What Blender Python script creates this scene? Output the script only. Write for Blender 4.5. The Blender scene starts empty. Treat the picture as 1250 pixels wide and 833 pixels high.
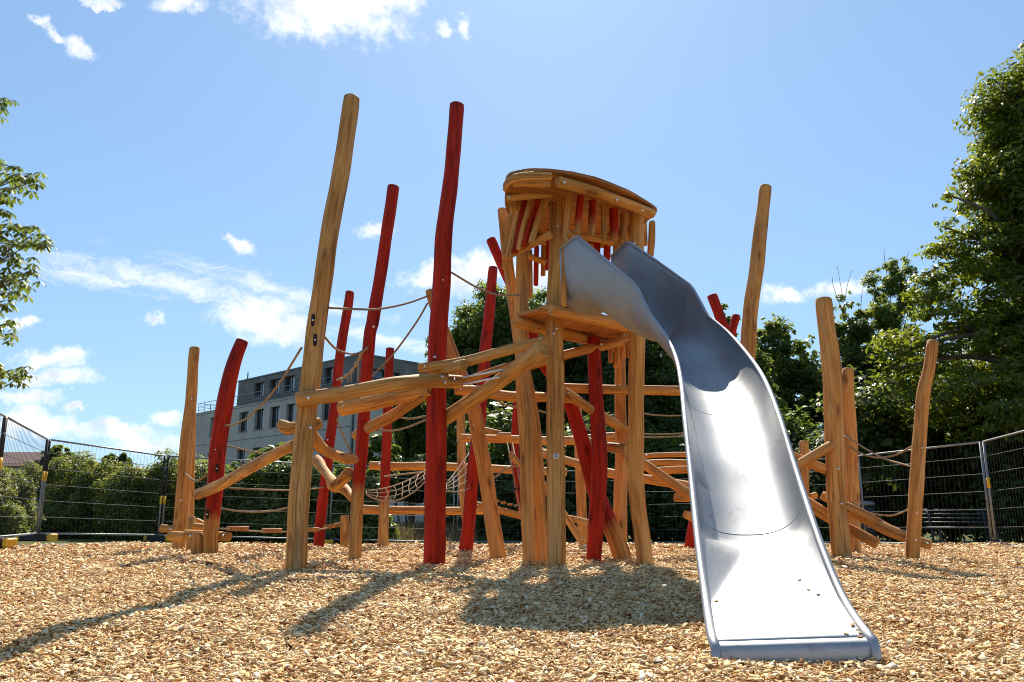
import bpy, math, random
import numpy as np
from mathutils import Vector, Matrix, Euler

SC = bpy.context.scene
COL = SC.collection
R = math.radians
TAU = math.tau

# ------------------------------------------------------------------ camera
F = 1000.0                      # focal length in photo pixels (1250 wide)
PITCH = math.atan(214.5 / F)
CAMH = 0.50
cam_d = bpy.data.cameras.new('camera')
cam_d.lens = 36.0 * F / 1250.0
cam_d.sensor_width = 36.0
cam_d.clip_start = 0.05
cam_d.clip_end = 2000
cam = bpy.data.objects.new('camera', cam_d)
COL.objects.link(cam)
cam.location = (0, 0, CAMH)
cam.rotation_euler = (math.pi / 2 + PITCH, 0, 0)
SC.camera = cam
CP, SP = math.cos(PITCH), math.sin(PITCH)
CAM = np.array([0, 0, CAMH])


def ray(px, py):
    u = (px - 625.0) / F
    v = (416.5 - py) / F
    return np.array([u, CP - v * SP, SP + v * CP])


def onz(px, py, z=0.0):
    r = ray(px, py)
    return CAM + r * ((z - CAMH) / r[2])


def atY(px, py, Y):
    r = ray(px, py)
    return CAM + r * (Y / r[1])


def atD(px, py, d):
    return CAM + ray(px, py) * d


def depth_of(P):
    d = np.asarray(P) - CAM
    return d[1] * CP + d[2] * SP


# ------------------------------------------------------------------ terrain
def sstep(a, b, x):
    t = np.clip((x - a) / (b - a), 0, 1)
    return t * t * (3 - 2 * t)


def terrain(x, y):
    x = np.asarray(x, float); y = np.asarray(y, float)
    return -0.22 * sstep(13.5, 21, y) * sstep(-10.5, -4, x) - 0.05


def chipz(x, y):
    x = np.asarray(x, float); y = np.asarray(y, float)
    z = (0.012 * np.sin(1.9 * x + 0.7 * y) + 0.012 * np.sin(2.7 * y - 1.1 * x + 1.3)
         + 0.009 * np.sin(5.1 * x + 2.0) * np.sin(4.3 * y) + 0.006 * np.sin(9.3 * x + 7.1 * y))
    return terrain(x, y) + 0.05 + z


# ------------------------------------------------------------------ node helpers
def new_mat(name):
    m = bpy.data.materials.new(name)
    m.use_nodes = True
    nt = m.node_tree
    nt.nodes.clear()
    out = nt.nodes.new('ShaderNodeOutputMaterial')
    return m, nt, out


def N(nt, typ, **kw):
    n = nt.nodes.new(typ)
    for k, v in kw.items():
        if k.startswith('i_'):
            n.inputs[k[2:].replace('_', ' ')].default_value = v
        else:
            setattr(n, k, v)
    return n


def ramp(nt, fac, stops, interp='LINEAR'):
    n = nt.nodes.new('ShaderNodeValToRGB')
    n.color_ramp.interpolation = interp
    e = n.color_ramp.elements
    while len(e) < len(stops):
        e.new(0.5)
    for el, (p, c) in zip(e, stops):
        el.position = p
        el.color = (c[0], c[1], c[2], 1) if not isinstance(c, (int, float)) else (c, c, c, 1)
    nt.links.new(fac, n.inputs['Fac'])
    return n.outputs['Color']


def mixc(nt, fac, a, b, mode='MIX'):
    n = nt.nodes.new('ShaderNodeMix')
    n.data_type = 'RGBA'
    n.blend_type = mode
    for sock, v in ((n.inputs[0], fac), (n.inputs[6], a), (n.inputs[7], b)):
        if hasattr(v, 'is_linked'):
            nt.links.new(v, sock)
        elif isinstance(v, (int, float)):
            sock.default_value = v
        else:
            sock.default_value = (v[0], v[1], v[2], 1)
    return n.outputs[2]


def math_n(nt, op, a, b=None, c=None, clamp=False):
    n = nt.nodes.new('ShaderNodeMath')
    n.operation = op
    n.use_clamp = clamp
    for i, v in enumerate((a, b, c)):
        if v is None:
            continue
        if hasattr(v, 'is_linked'):
            nt.links.new(v, n.inputs[i])
        else:
            n.inputs[i].default_value = v
    return n.outputs[0]


def attr(nt, name):
    return N(nt, 'ShaderNodeAttribute', attribute_name=name)


def noise(nt, vec, scale, detail=3, rough=0.55, dist=0.0, dim='3D'):
    n = nt.nodes.new('ShaderNodeTexNoise')
    n.inputs['Scale'].default_value = scale
    n.inputs['Detail'].default_value = detail
    n.inputs['Roughness'].default_value = rough
    n.inputs['Distortion'].default_value = dist
    if vec is not None:
        nt.links.new(vec, n.inputs['Vector'])
    return n


def mapping(nt, vec, scale=(1, 1, 1), loc=(0, 0, 0), rot=(0, 0, 0)):
    n = nt.nodes.new('ShaderNodeMapping')
    n.inputs['Scale'].default_value = scale
    n.inputs['Location'].default_value = loc
    n.inputs['Rotation'].default_value = rot
    nt.links.new(vec, n.inputs['Vector'])
    return n.outputs[0]


def bump(nt, h, strength, dist, normal=None):
    n = nt.nodes.new('ShaderNodeBump')
    n.inputs['Strength'].default_value = strength
    n.inputs['Distance'].default_value = dist
    nt.links.new(h, n.inputs['Height'])
    if normal is not None:
        nt.links.new(normal, n.inputs['Normal'])
    return n.outputs[0]


def principled(nt, out, color, rough=0.6, metal=0.0, normal=None, spec=None):
    b = nt.nodes.new('ShaderNodeBsdfPrincipled')
    for sock, v in ((b.inputs['Base Color'], color), (b.inputs['Roughness'], rough), (b.inputs['Metallic'], metal)):
        if hasattr(v, 'is_linked'):
            nt.links.new(v, sock)
        elif isinstance(v, (int, float)):
            sock.default_value = v
        else:
            sock.default_value = (v[0], v[1], v[2], 1)
    if spec is not None:
        b.inputs['Specular IOR Level'].default_value = spec
    if normal is not None:
        nt.links.new(normal, b.inputs['Normal'])
    nt.links.new(b.outputs[0], out.inputs['Surface'])
    return b


# ------------------------------------------------------------------ materials
def mat_log():
    """round peeled timber; attribute 'grain' = (x, y, length) in the log's own frame, 'paint' = red glaze 0..1"""
    m, nt, out = new_mat('peeled_timber')
    g = attr(nt, 'grain').outputs['Vector']
    paint = attr(nt, 'paint').outputs['Fac']
    tone = attr(nt, 'tone').outputs['Fac']
    streak = noise(nt, mapping(nt, g, (38, 38, 1.6)), 1.0, 5, 0.62, 0.4).outputs['Fac']
    broad = noise(nt, mapping(nt, g, (7, 7, 1.3)), 1.0, 3, 0.5, 0.6).outputs['Fac']
    fine = noise(nt, mapping(nt, g, (160, 160, 9)), 1.0, 2, 0.5).outputs['Fac']
    nat = ramp(nt, streak, [(0.22, (0.27, 0.108, 0.026)), (0.45, (0.55, 0.265, 0.07)), (0.74, (0.73, 0.435, 0.145))])
    bcol = ramp(nt, broad, [(0.3, (0.58, 0.50, 0.42)), (0.52, (1.0, 1.0, 1.0)), (0.8, (1.14, 1.10, 1.0))])
    nat = mixc(nt, 0.85, nat, bcol, 'MULTIPLY')
    tcol = ramp(nt, tone, [(0.0, (0.72, 0.80, 0.92)), (0.5, (1.0, 0.97, 0.92)), (1.0, (1.12, 0.92, 0.74))])
    nat = mixc(nt, 1.0, nat, tcol, 'MULTIPLY')
    dk = ramp(nt, noise(nt, mapping(nt, g, (11, 11, 0.8), (5, 6, 2)), 1.0, 4, 0.6, 0.5).outputs['Fac'], [(0.52, 0.0), (0.68, 1.0)])
    nat = mixc(nt, math_n(nt, 'MULTIPLY', dk, 0.55), nat, (0.26, 0.115, 0.042))
    gy = ramp(nt, noise(nt, mapping(nt, g, (6, 6, 0.6), (1, 9, 4)), 1.0, 4, 0.65).outputs['Fac'], [(0.50, 0.0), (0.66, 1.0)])
    nat = mixc(nt, math_n(nt, 'MULTIPLY', gy, 0.45), nat, (0.60, 0.425, 0.20))
    # knots
    vor = N(nt, 'ShaderNodeTexVoronoi', i_Scale=1.0)
    nt.links.new(mapping(nt, g, (5.5, 5.5, 1.9)), vor.inputs['Vector'])
    knot = ramp(nt, vor.outputs['Distance'], [(0.08, 1.0), (0.21, 0.0)])
    nat = mixc(nt, math_n(nt, 'MULTIPLY', knot, 0.8), nat, (0.17, 0.07, 0.026))
    # drying cracks
    cr = noise(nt, mapping(nt, g, (26, 26, 0.55), (3, 1, 7)), 1.0, 3, 0.5, 0.2).outputs['Fac']
    crack = ramp(nt, math_n(nt, 'ABSOLUTE', math_n(nt, 'SUBTRACT', cr, 0.5)), [(0.0, 1.0), (0.02, 0.0)])
    where = ramp(nt, noise(nt, mapping(nt, g, (4, 4, 0.9), (9, 2, 3)), 1.0, 2).outputs['Fac'], [(0.44, 0.0), (0.54, 1.0)])
    crack = math_n(nt, 'MULTIPLY', crack, where)
    nat = mixc(nt, math_n(nt, 'MULTIPLY', crack, 0.75), nat, (0.13, 0.06, 0.025))
    red = ramp(nt, streak, [(0.25, (0.27, 0.011, 0.003)), (0.5, (0.42, 0.019, 0.004)), (0.75, (0.51, 0.036, 0.006))])
    red = mixc(nt, 0.95, red, bcol, 'MULTIPLY')
    worn = ramp(nt, noise(nt, mapping(nt, g, (60, 60, 3.5), (2, 8, 5)), 1.0, 5, 0.7).outputs['Fac'], [(0.64, 0.0), (0.76, 0.55)])
    red = mixc(nt, worn, red, (0.40, 0.12, 0.05))
    red = mixc(nt, math_n(nt, 'MULTIPLY', dk, 0.6), red, (0.16, 0.006, 0.004))
    red = mixc(nt, math_n(nt, 'MULTIPLY', knot, 0.8), red, (0.09, 0.005, 0.005))
    red = mixc(nt, math_n(nt, 'MULTIPLY', crack, 0.7), red, (0.07, 0.006, 0.005))
    pf = math_n(nt, 'ADD', paint, math_n(nt, 'MULTIPLY', math_n(nt, 'SUBTRACT', streak, 0.5), 0.9))
    pf = ramp(nt, pf, [(0.30, 0.0), (0.72, 1.0)])
    pf = math_n(nt, 'MULTIPLY', pf, ramp(nt, paint, [(0.0, 0.0), (0.12, 1.0)]))
    col = mixc(nt, pf, nat, red)
    h = math_n(nt, 'ADD', math_n(nt, 'MULTIPLY', streak, 0.5), math_n(nt, 'MULTIPLY', fine, 0.25))
    h = math_n(nt, 'SUBTRACT', h, crack)
    nrm = bump(nt, h, 0.7, 0.008)
    principled(nt, out, col, ramp(nt, streak, [(0.3, 0.75), (0.7, 0.58)]), 0.0, nrm, 0.22)
    return m


def mat_board():
    m, nt, out = new_mat('sawn_boards')
    tc = N(nt, 'ShaderNodeTexCoord')
    g = attr(nt, 'grain').outputs['Vector']
    tone = attr(nt, 'tone').outputs['Fac']
    streak = noise(nt, mapping(nt, g, (30, 30, 1.5)), 1.0, 5, 0.6, 0.5).outputs['Fac']
    nat = ramp(nt, streak, [(0.25, (0.27, 0.105, 0.03)), (0.5, (0.44, 0.20, 0.062)), (0.75, (0.54, 0.28, 0.10))])
    tcol = ramp(nt, tone, [(0.0, (0.66, 0.60, 0.55)), (0.5, (0.95, 0.9, 0.85)), (1.0, (1.12, 0.95, 0.8))])
    nat = mixc(nt, 1.0, nat, tcol, 'MULTIPLY')
    principled(nt, out, nat, 0.6, 0.0, bump(nt, streak, 0.4, 0.004), 0.3)
    return m


def mat_steel():
    m, nt, out = new_mat('brushed_steel')
    g = attr(nt, 'grain').outputs['Vector']
    br = noise(nt, mapping(nt, g, (220, 3, 3)), 1.0, 4, 0.6).outputs['Fac']
    cl = noise(nt, mapping(nt, g, (5, 2.2, 5)), 1.0, 5, 0.62, 0.8).outputs['Fac']
    sm = noise(nt, mapping(nt, g, (9, 4.5, 9), (4, 7, 1)), 1.0, 5, 0.7, 1.2).outputs['Fac']
    dirt = ramp(nt, sm, [(0.57, 0.0), (0.72, 1.0)])
    col = ramp(nt, cl, [(0.3, (0.345, 0.346, 0.348)), (0.6, (0.405, 0.405, 0.405))])
    col = mixc(nt, math_n(nt, 'MULTIPLY', dirt, 0.45), col, (0.20, 0.185, 0.165))
    rgh = math_n(nt, 'ADD', ramp(nt, br, [(0.3, 0.48), (0.7, 0.56)]), math_n(nt, 'MULTIPLY', dirt, 0.12))
    b = principled(nt, out, col, rgh, 0.86, bump(nt, br, 0.06, 0.001))
    return m


def mat_simple(name, col, rough=0.6, metal=0.0, var=0.12, scale=12.0, bmp=0.15):
    m, nt, out = new_mat(name)
    tc = N(nt, 'ShaderNodeTexCoord')
    n = noise(nt, tc.outputs['Object'], scale, 5, 0.6).outputs['Fac']
    lo = tuple(c * (1 - 2.2 * var) for c in col)
    hi = tuple(min(1, c * (1 + 1.6 * var)) for c in col)
    c = ramp(nt, n, [(0.3, lo), (0.7, hi)])
    principled(nt, out, c, rough, metal, bump(nt, n, bmp, 0.01) if bmp else None)
    return m


def mat_leaf(name, c0, c1, trans, tstr=0.45, rough=0.45):
    m, nt, out = new_mat(name)
    a = attr(nt, 'tone').outputs['Fac']
    col = ramp(nt, a, [(0.0, c0), (1.0, c1)])
    tcol = ramp(nt, a, [(0.0, tuple(x * 0.6 for x in trans)), (1.0, trans)])
    d = N(nt, 'ShaderNodeBsdfPrincipled', i_Roughness=rough)
    d.inputs['Specular IOR Level'].default_value = 0.35
    nt.links.new(col, d.inputs['Base Color'])
    t = N(nt, 'ShaderNodeBsdfTranslucent')
    nt.links.new(tcol, t.inputs['Color'])
    mx = N(nt, 'ShaderNodeMixShader')
    mx.inputs[0].default_value = tstr
    nt.links.new(d.outputs[0], mx.inputs[1])
    nt.links.new(t.outputs[0], mx.inputs[2])
    nt.links.new(mx.outputs[0], out.inputs['Surface'])
    return m


def mat_bark():
    m, nt, out = new_mat('tree_bark')
    tc = N(nt, 'ShaderNodeTexCoord')
    n = noise(nt, mapping(nt, tc.outputs['Object'], (9, 9, 1.6)), 1.0, 5, 0.65, 0.4).outputs['Fac']
    c = ramp(nt, n, [(0.3, (0.05, 0.04, 0.03)), (0.7, (0.17, 0.14, 0.11))])
    principled(nt, out, c, 0.9, 0, bump(nt, n, 0.8, 0.03))
    return m


def mat_chip():
    m, nt, out = new_mat('wood_chip')
    a = attr(nt, 'tone').outputs['Fac']
    g = attr(nt, 'grain').outputs['Vector']
    n = noise(nt, mapping(nt, g, (300, 60, 300)), 1.0, 2, 0.6).outputs['Fac']
    col = ramp(nt, a, [(0.0, (0.17, 0.065, 0.025)), (0.16, (0.47, 0.215, 0.072)), (0.36, (0.78, 0.475, 0.19)),
                       (0.68, (0.90, 0.665, 0.335)), (1.0, (0.95, 0.83, 0.58))])
    col = mixc(nt, 0.6, col, ramp(nt, n, [(0.25, (0.62, 0.55, 0.48)), (0.65, (1.05, 1.05, 1.05))]), 'MULTIPLY')
    principled(nt, out, col, 0.75, 0, None, 0.2)
    return m


def mat_chip_ground():
    m, nt, out = new_mat('wood_chip_bed')
    tc = N(nt, 'ShaderNodeTexCoord')
    P = tc.outputs['Object']
    v1 = N(nt, 'ShaderNodeTexVoronoi', i_Scale=42.0)
    w = noise(nt, P, 11, 2).outputs['Color']
    vec = N(nt, 'ShaderNodeVectorMath', operation='MULTIPLY_ADD')
    nt.links.new(w, vec.inputs[0]); vec.inputs[1].default_value = (0.06, 0.06, 0.06)
    nt.links.new(mapping(nt, P, (1, 1, 1)), vec.inputs[2])
    nt.links.new(vec.outputs[0], v1.inputs['Vector'])
    sep = N(nt, 'ShaderNodeSeparateColor')
    nt.links.new(v1.outputs['Color'], sep.inputs[0])
    col = ramp(nt, sep.outputs[0], [(0.0, (0.20, 0.08, 0.025)), (0.25, (0.45, 0.22, 0.07)), (0.6, (0.64, 0.38, 0.14)), (1.0, (0.80, 0.56, 0.26))])
    h = math_n(nt, 'ADD', sep.outputs[1], math_n(nt, 'MULTIPLY', v1.outputs['Distance'], -0.6))
    principled(nt, out, col, 0.85, 0, bump(nt, h, 0.9, 0.02), 0.15)
    return m


def mat_grass_ground():
    m, nt, out = new_mat('grass_ground')
    tc = N(nt, 'ShaderNodeTexCoord')
    P = tc.outputs['Object']
    n = noise(nt, P, 0.6, 5, 0.65).outputs['Fac']
    f = noise(nt, P, 30, 4, 0.7).outputs['Fac']
    c = ramp(nt, n, [(0.35, (0.05, 0.075, 0.02)), (0.5, (0.10, 0.11, 0.035)), (0.65, (0.23, 0.17, 0.08))])
    c = mixc(nt, 0.7, c, ramp(nt, f, [(0.3, (0.5, 0.5, 0.5)), (0.7, (1.3, 1.3, 1.2))]), 'MULTIPLY')
    principled(nt, out, c, 0.95, 0, bump(nt, f, 0.8, 0.04), 0.1)
    return m


def mat_concrete():
    m, nt, out = new_mat('grey_concrete')
    tc = N(nt, 'ShaderNodeTexCoord')
    P = tc.outputs['Object']
    n = noise(nt, mapping(nt, P, (1, 1, 0.45)), 0.55, 6, 0.65).outputs['Fac']
    s = noise(nt, P, 9, 3, 0.6).outputs['Fac']
    c = ramp(nt, n, [(0.3, (0.36, 0.325, 0.28)), (0.7, (0.53, 0.48, 0.415))])
    c = mixc(nt, 0.4, c, ramp(nt, s, [(0.3, (0.8, 0.8, 0.8)), (0.7, (1.12, 1.12, 1.12))]), 'MULTIPLY')
    principled(nt, out, c, 0.85, 0, bump(nt, s, 0.2, 0.02))
    return m


def mat_glass():
    m, nt, out = new_mat('window_glass')
    tc = N(nt, 'ShaderNodeTexCoord')
    n = noise(nt, tc.outputs['Object'], 0.5, 2).outputs['Fac']
    principled(nt, out, ramp(nt, n, [(0.4, (0.02, 0.025, 0.03)), (0.6, (0.05, 0.06, 0.07))]), 0.06, 0.0, bump(nt, n, 0.05, 0.05), 0.9)
    return m


def mat_tiles():
    m, nt, out = new_mat('clay_roof_tiles')
    tc = N(nt, 'ShaderNodeTexCoord')
    P = tc.outputs['Object']
    b = N(nt, 'ShaderNodeTexBrick', i_Scale=3.0)
    b.inputs['Color1'].default_value = (0.17, 0.075, 0.05, 1)
    b.inputs['Color2'].default_value = (0.12, 0.055, 0.04, 1)
    b.inputs['Mortar'].default_value = (0.05, 0.03, 0.025, 1)
    nt.links.new(mapping(nt, P, (1, 1, 1), rot=(R(90), 0, 0)), b.inputs['Vector'])
    principled(nt, out, b.outputs['Color'], 0.8, 0, bump(nt, b.outputs['Fac'], 0.5, 0.03))
    return m


M = {}
M['log'] = mat_log()
M['board'] = mat_board()
M['steel'] = mat_steel()
M['galv'] = mat_simple('galvanised_tube', (0.25, 0.255, 0.26), 0.55, 0.7, 0.1, 9, 0)
M['wire'] = mat_simple('galvanised_wire', (0.085, 0.087, 0.09), 0.6, 0.6, 0.1, 9, 0)
M['bolt'] = mat_simple('zinc_bolt', (0.75, 0.76, 0.78), 0.3, 0.9, 0.05, 30, 0)
M['black'] = mat_simple('black_rubber', (0.022, 0.022, 0.024), 0.8, 0, 0.2, 14, 0.3)
M['yellow'] = mat_simple('yellow_paint', (0.72, 0.42, 0.02), 0.55, 0, 0.12, 18, 0.1)
M['rope'] = mat_simple('hemp_rope', (0.34, 0.235, 0.135), 0.9, 0, 0.25, 160, 0.6)
M['rope_pale'] = mat_simple('pale_rope', (0.40, 0.28, 0.17), 0.85, 0, 0.2, 160, 0.5)
M['dark'] = mat_simple('recess_shade', (0.02, 0.012, 0.01), 0.9, 0, 0.1, 30, 0)  # near black, paints the shade inside the bolt recesses
M['bark'] = mat_bark()
M['chip'] = mat_chip()
M['chipbed'] = mat_chip_ground()
M['ground'] = mat_grass_ground()
M['path'] = mat_simple('grey_gravel', (0.24, 0.225, 0.205), 0.95, 0, 0.25, 30, 0.5)
M['concrete'] = mat_concrete()
M['concrete_dark'] = mat_simple('dark_concrete', (0.165, 0.155, 0.145), 0.85, 0, 0.16, 0.9, 0.1)
M['glass'] = mat_glass()
M['frame'] = mat_simple('dark_window_frame', (0.035, 0.037, 0.04), 0.5, 0.2, 0.1, 20, 0)
M['pale_panel'] = mat_simple('pale_bluish_panel', (0.58, 0.61, 0.64), 0.7, 0, 0.05, 5, 0)
M['tiles'] = mat_tiles()
M['plaster'] = mat_simple('pale_plaster', (0.5, 0.47, 0.42), 0.9, 0, 0.1, 2, 0.1)
M['purple'] = mat_simple('purple_plastic', (0.17, 0.06, 0.36), 0.5, 0, 0.15, 40, 0.1)
M['leaf_chestnut'] = mat_leaf('chestnut_leaf', (0.030, 0.058, 0.006), (0.085, 0.115, 0.014), (0.46, 0.52, 0.035), 0.44)
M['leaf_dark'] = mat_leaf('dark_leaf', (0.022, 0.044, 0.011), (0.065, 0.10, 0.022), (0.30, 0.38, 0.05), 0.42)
M['leaf_mid'] = mat_leaf('mid_leaf', (0.034, 0.06, 0.014), (0.095, 0.135, 0.03), (0.46, 0.54, 0.08), 0.5)
M['leaf_hedge'] = mat_leaf('hedge_leaf', (0.062, 0.085, 0.016), (0.165, 0.19, 0.042), (0.50, 0.53, 0.08), 0.44, 0.5)
M['leaf_bright'] = mat_leaf('bright_leaf', (0.05, 0.10, 0.012), (0.12, 0.18, 0.03), (0.36, 0.46, 0.06), 0.45)
M['leaf_ivy'] = mat_leaf('ivy_leaf', (0.06, 0.095, 0.025), (0.18, 0.23, 0.07), (0.45, 0.54, 0.09), 0.42, 0.35)
M['dry_grass'] = mat_leaf('dry_grass', (0.18, 0.12, 0.05), (0.36, 0.27, 0.13), (0.35, 0.27, 0.12), 0.3)
M['grass'] = mat_leaf('green_grass', (0.03, 0.065, 0.012), (0.09, 0.13, 0.03), (0.2, 0.3, 0.05), 0.35)

# ------------------------------------------------------------------ object helpers
WL = {}          # world location of every Empty / mesh we made
rng = random.Random(7)
nrg = np.random.default_rng(11)


def link(o, parent=None, world=(0, 0, 0)):
    COL.objects.link(o)
    w = np.array(world, float)
    if parent is not None:
        o.parent = parent
        o.location = tuple(w - WL[parent.name])
    else:
        o.location = tuple(w)
    WL[o.name] = w
    return o


def tag(o, label=None, cat=None, group=None, kind=None):
    if label: o['label'] = label
    if cat: o['category'] = cat
    if group: o['group'] = group
    if kind: o['kind'] = kind
    return o


def empty(name, loc, label, cat, group=None):
    o = bpy.data.objects.new(name, None)
    o.empty_display_size = 0.2
    link(o, None, loc)
    return tag(o, label, cat, group)


class MB:
    """collects shapes in world coordinates for ONE mesh object"""

    def __init__(self):
        self.v = []; self.f = []; self.at = {'grain': [], 'paint': [], 'tone': []}
        self.sm = []

    def add(self, vs, fs, grain=None, paint=None, tone=0.5, smooth=True):
        b = len(self.v)
        self.v += [tuple(map(float, p)) for p in vs]
        self.f += [tuple(i + b for i in f) for f in fs]
        self.sm += [smooth] * len(fs)
        n = len(vs)
        self.at['grain'] += [tuple(map(float, g)) for g in grain] if grain is not None else [tuple(map(float, p)) for p in vs]
        self.at['paint'] += list(paint) if paint is not None else [0.0] * n
        self.at['tone'] += list(tone) if hasattr(tone, '__len__') else [float(tone)] * n

    def build(self, name, mat, parent=None, origin=None):
        me = bpy.data.meshes.new(name)
        V = np.array(self.v, float)
        if origin is None:
            origin = (V.min(0) + V.max(0)) / 2
            origin[2] = V[:, 2].min()
        origin = np.array(origin, float)
        me.from_pydata((V - origin).tolist(), [], self.f)
        a = me.attributes.new('grain', 'FLOAT_VECTOR', 'POINT'); a.data.foreach_set('vector', np.array(self.at['grain'], np.float32).ravel())
        a = me.attributes.new('paint', 'FLOAT', 'POINT'); a.data.foreach_set('value', np.array(self.at['paint'], np.float32))
        a = me.attributes.new('tone', 'FLOAT', 'POINT'); a.data.foreach_set('value', np.array(self.at['tone'], np.float32))
        me.polygons.foreach_set('use_smooth', np.array(self.sm, bool))
        me.materials.append(mat)
        me.update()
        o = bpy.data.objects.new(name, me)
        return link(o, parent, origin)


def frame_of(d):
    d = d / (np.linalg.norm(d) + 1e-9)
    a = np.array([0, 0, 1.0]) if abs(d[2]) < 0.9 else np.array([1.0, 0, 0])
    x = np.cross(a, d); x /= np.linalg.norm(x)
    return x, np.cross(d, x), d


def spline(P, n):
    """Catmull-Rom through rows of P (any width), n samples in all"""
    P = np.array(P, float)
    if len(P) == 2:
        t = np.linspace(0, 1, n)[:, None]
        return P[0] * (1 - t) + P[1] * t
    L = np.concatenate([[0], np.cumsum(np.linalg.norm(np.diff(P[:, :3], axis=0), axis=1))])
    Q = np.vstack([2 * P[0] - P[1], P, 2 * P[-1] - P[-2]])
    res = []
    for s in np.linspace(0, L[-1], n):
        i = min(max(np.searchsorted(L, s) - 1, 0), len(P) - 2)
        t = (s - L[i]) / (L[i + 1] - L[i] + 1e-9)
        p0, p1, p2, p3 = Q[i], Q[i + 1], Q[i + 2], Q[i + 3]
        res.append(0.5 * (2 * p1 + (p2 - p0) * t + (2 * p0 - 5 * p1 + 4 * p2 - p3) * t * t + (3 * p1 - p0 - 3 * p2 + p3) * t ** 3))
    return np.array(res)


def tube(mb, pts, rad, sides=8, caps=True, n=None, tone=0.5):
    P = np.array(pts, float)
    rad = np.full(len(P), rad) if np.isscalar(rad) else np.array(rad, float)
    A = np.column_stack([P, rad])
    if n: A = spline(A, n)
    vs, fs = [], []
    x = None
    for i in range(len(A)):
        d = A[min(i + 1, len(A) - 1), :3] - A[max(i - 1, 0), :3]
        fx, fy, fd = frame_of(d)
        if x is not None:
            fx = x - fd * np.dot(x, fd); fx /= np.linalg.norm(fx); fy = np.cross(fd, fx)
        x = fx
        for k in range(sides):
            t = TAU * k / sides
            vs.append(A[i, :3] + A[i, 3] * (math.cos(t) * fx + math.sin(t) * fy))
    for i in range(len(A) - 1):
        for k in range(sides):
            a = i * sides + k; b = i * sides + (k + 1) % sides
            fs.append((a, b, b + sides, a + sides))
    if caps:
        fs.append(tuple(range(sides))[::-1])
        fs.append(tuple(range((len(A) - 1) * sides, len(A) * sides)))
    mb.add(vs, fs, tone=tone)


def timber(mb, pts, paint=0.0, fade=None, seed=None, tone=None, wob=1.45, sides=16, chamfer=0.22, flat=None):
    """irregular round log through pts = [(x, y, z, r), ...]; fade = length at which red glaze starts (bare wood below)"""
    rg = np.random.default_rng(seed if seed is not None else rng.randrange(10 ** 6))
    P = np.array(pts, float)
    L = np.linalg.norm(np.diff(P[:, :3], axis=0), axis=1).sum()
    n = int(max(8, min(60, L / 0.09)))
    A = spline(P, n)
    S = np.concatenate([[0], np.cumsum(np.linalg.norm(np.diff(A[:, :3], axis=0), axis=1))])
    ph = rg.uniform(0, TAU, 8)
    off = rg.uniform(-40, 40, 3)
    if tone is None: tone = float(np.clip(rg.normal(0.5, 0.22), 0, 1))
    # end chamfers
    r0 = A[0, 3]; r1 = A[-1, 3]
    d0 = A[0, :3] - A[1, :3]; d0 /= np.linalg.norm(d0)
    d1 = A[-1, :3] - A[-2, :3]; d1 /= np.linalg.norm(d1)
    c = chamfer
    rows = [np.append(A[0, :3] + d0 * r0 * c * 0.0, r0 * (1 - c))] + \
           [np.append(A[0, :3] - d0 * r0 * c * 0.8, r0 * (1 - 0.12 * c))] + [a for a in A[1:-1]] + \
           [np.append(A[-1, :3] - d1 * r1 * c * 0.8, r1 * (1 - 0.12 * c))] + [np.append(A[-1, :3], r1 * (1 - c))]
    SS = [0, r0 * c * 0.8] + list(S[1:-1]) + [S[-1] - r1 * c * 0.8, S[-1]]
    vs, gr, pa = [], [], []
    x = None
    m = len(rows)
    for i in range(m):
        p = rows[i][:3]; r = rows[i][3]; s = SS[i]
        d = rows[min(i + 1, m - 1)][:3] - rows[max(i - 1, 0)][:3]
        fx, fy, fd = frame_of(d)
        if x is not None:
            fx = x - fd * np.dot(x, fd); fx /= np.linalg.norm(fx); fy = np.cross(fd, fx)
        x = fx
        w = wob * r * 0.055
        p = p + fx * w * (math.sin(2.3 * s + ph[0]) + 0.5 * math.sin(5.1 * s + ph[1])) + fy * w * (math.sin(2.7 * s + ph[2]) + 0.5 * math.sin(4.4 * s + ph[3]))
        for k in range(sides):
            t = TAU * k / sides
            rr = r * (1 + wob * (0.028 * math.sin(2 * t + ph[4] + 0.6 * s) + 0.022 * math.sin(3 * t + ph[5] - 0.9 * s) + 0.018 * math.sin(6.1 * s + ph[6] + t) + 0.012 * math.sin(11 * s + ph[7] + 2 * t)))
            vs.append(p + rr * (math.cos(t) * fx + math.sin(t) * fy))
            gr.append((rr * math.cos(t) + off[0], rr * math.sin(t) + off[1], s + off[2]))
            if paint <= 0: pa.append(0.0)
            elif fade is None: pa.append(1.0)
            else: pa.append(float(np.clip(0.5 + (s - fade) / 0.35, 0.0, 1.0)))
    fs = []
    for i in range(m - 1):
        for k in range(sides):
            a = i * sides + k; b = i * sides + (k + 1) % sides
            fs.append((a, b, b + sides, a + sides))
    mb.add(vs, fs, gr, pa, tone)
    # end faces with their own (cut) grain
    for ring, flip in ((0, True), (m - 1, False)):
        base = ring * sides
        cvs = [vs[base + k] for k in range(sides)]
        cen = np.mean(cvs, axis=0)
        g = [(off[0] + 0.02 * math.cos(TAU * k / sides), off[1] + 0.02 * math.sin(TAU * k / sides), off[2] + 5.0) for k in range(sides)] + [(off[0], off[1], off[2] + 5.05)]
        f2 = [((k + 1) % sides, k, sides) if flip else (k, (k + 1) % sides, sides) for k in range(sides)]
        mb.add(cvs + [cen], f2, g, [pa[base]] * (sides + 1), max(0, tone - 0.25), smooth=False)


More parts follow.
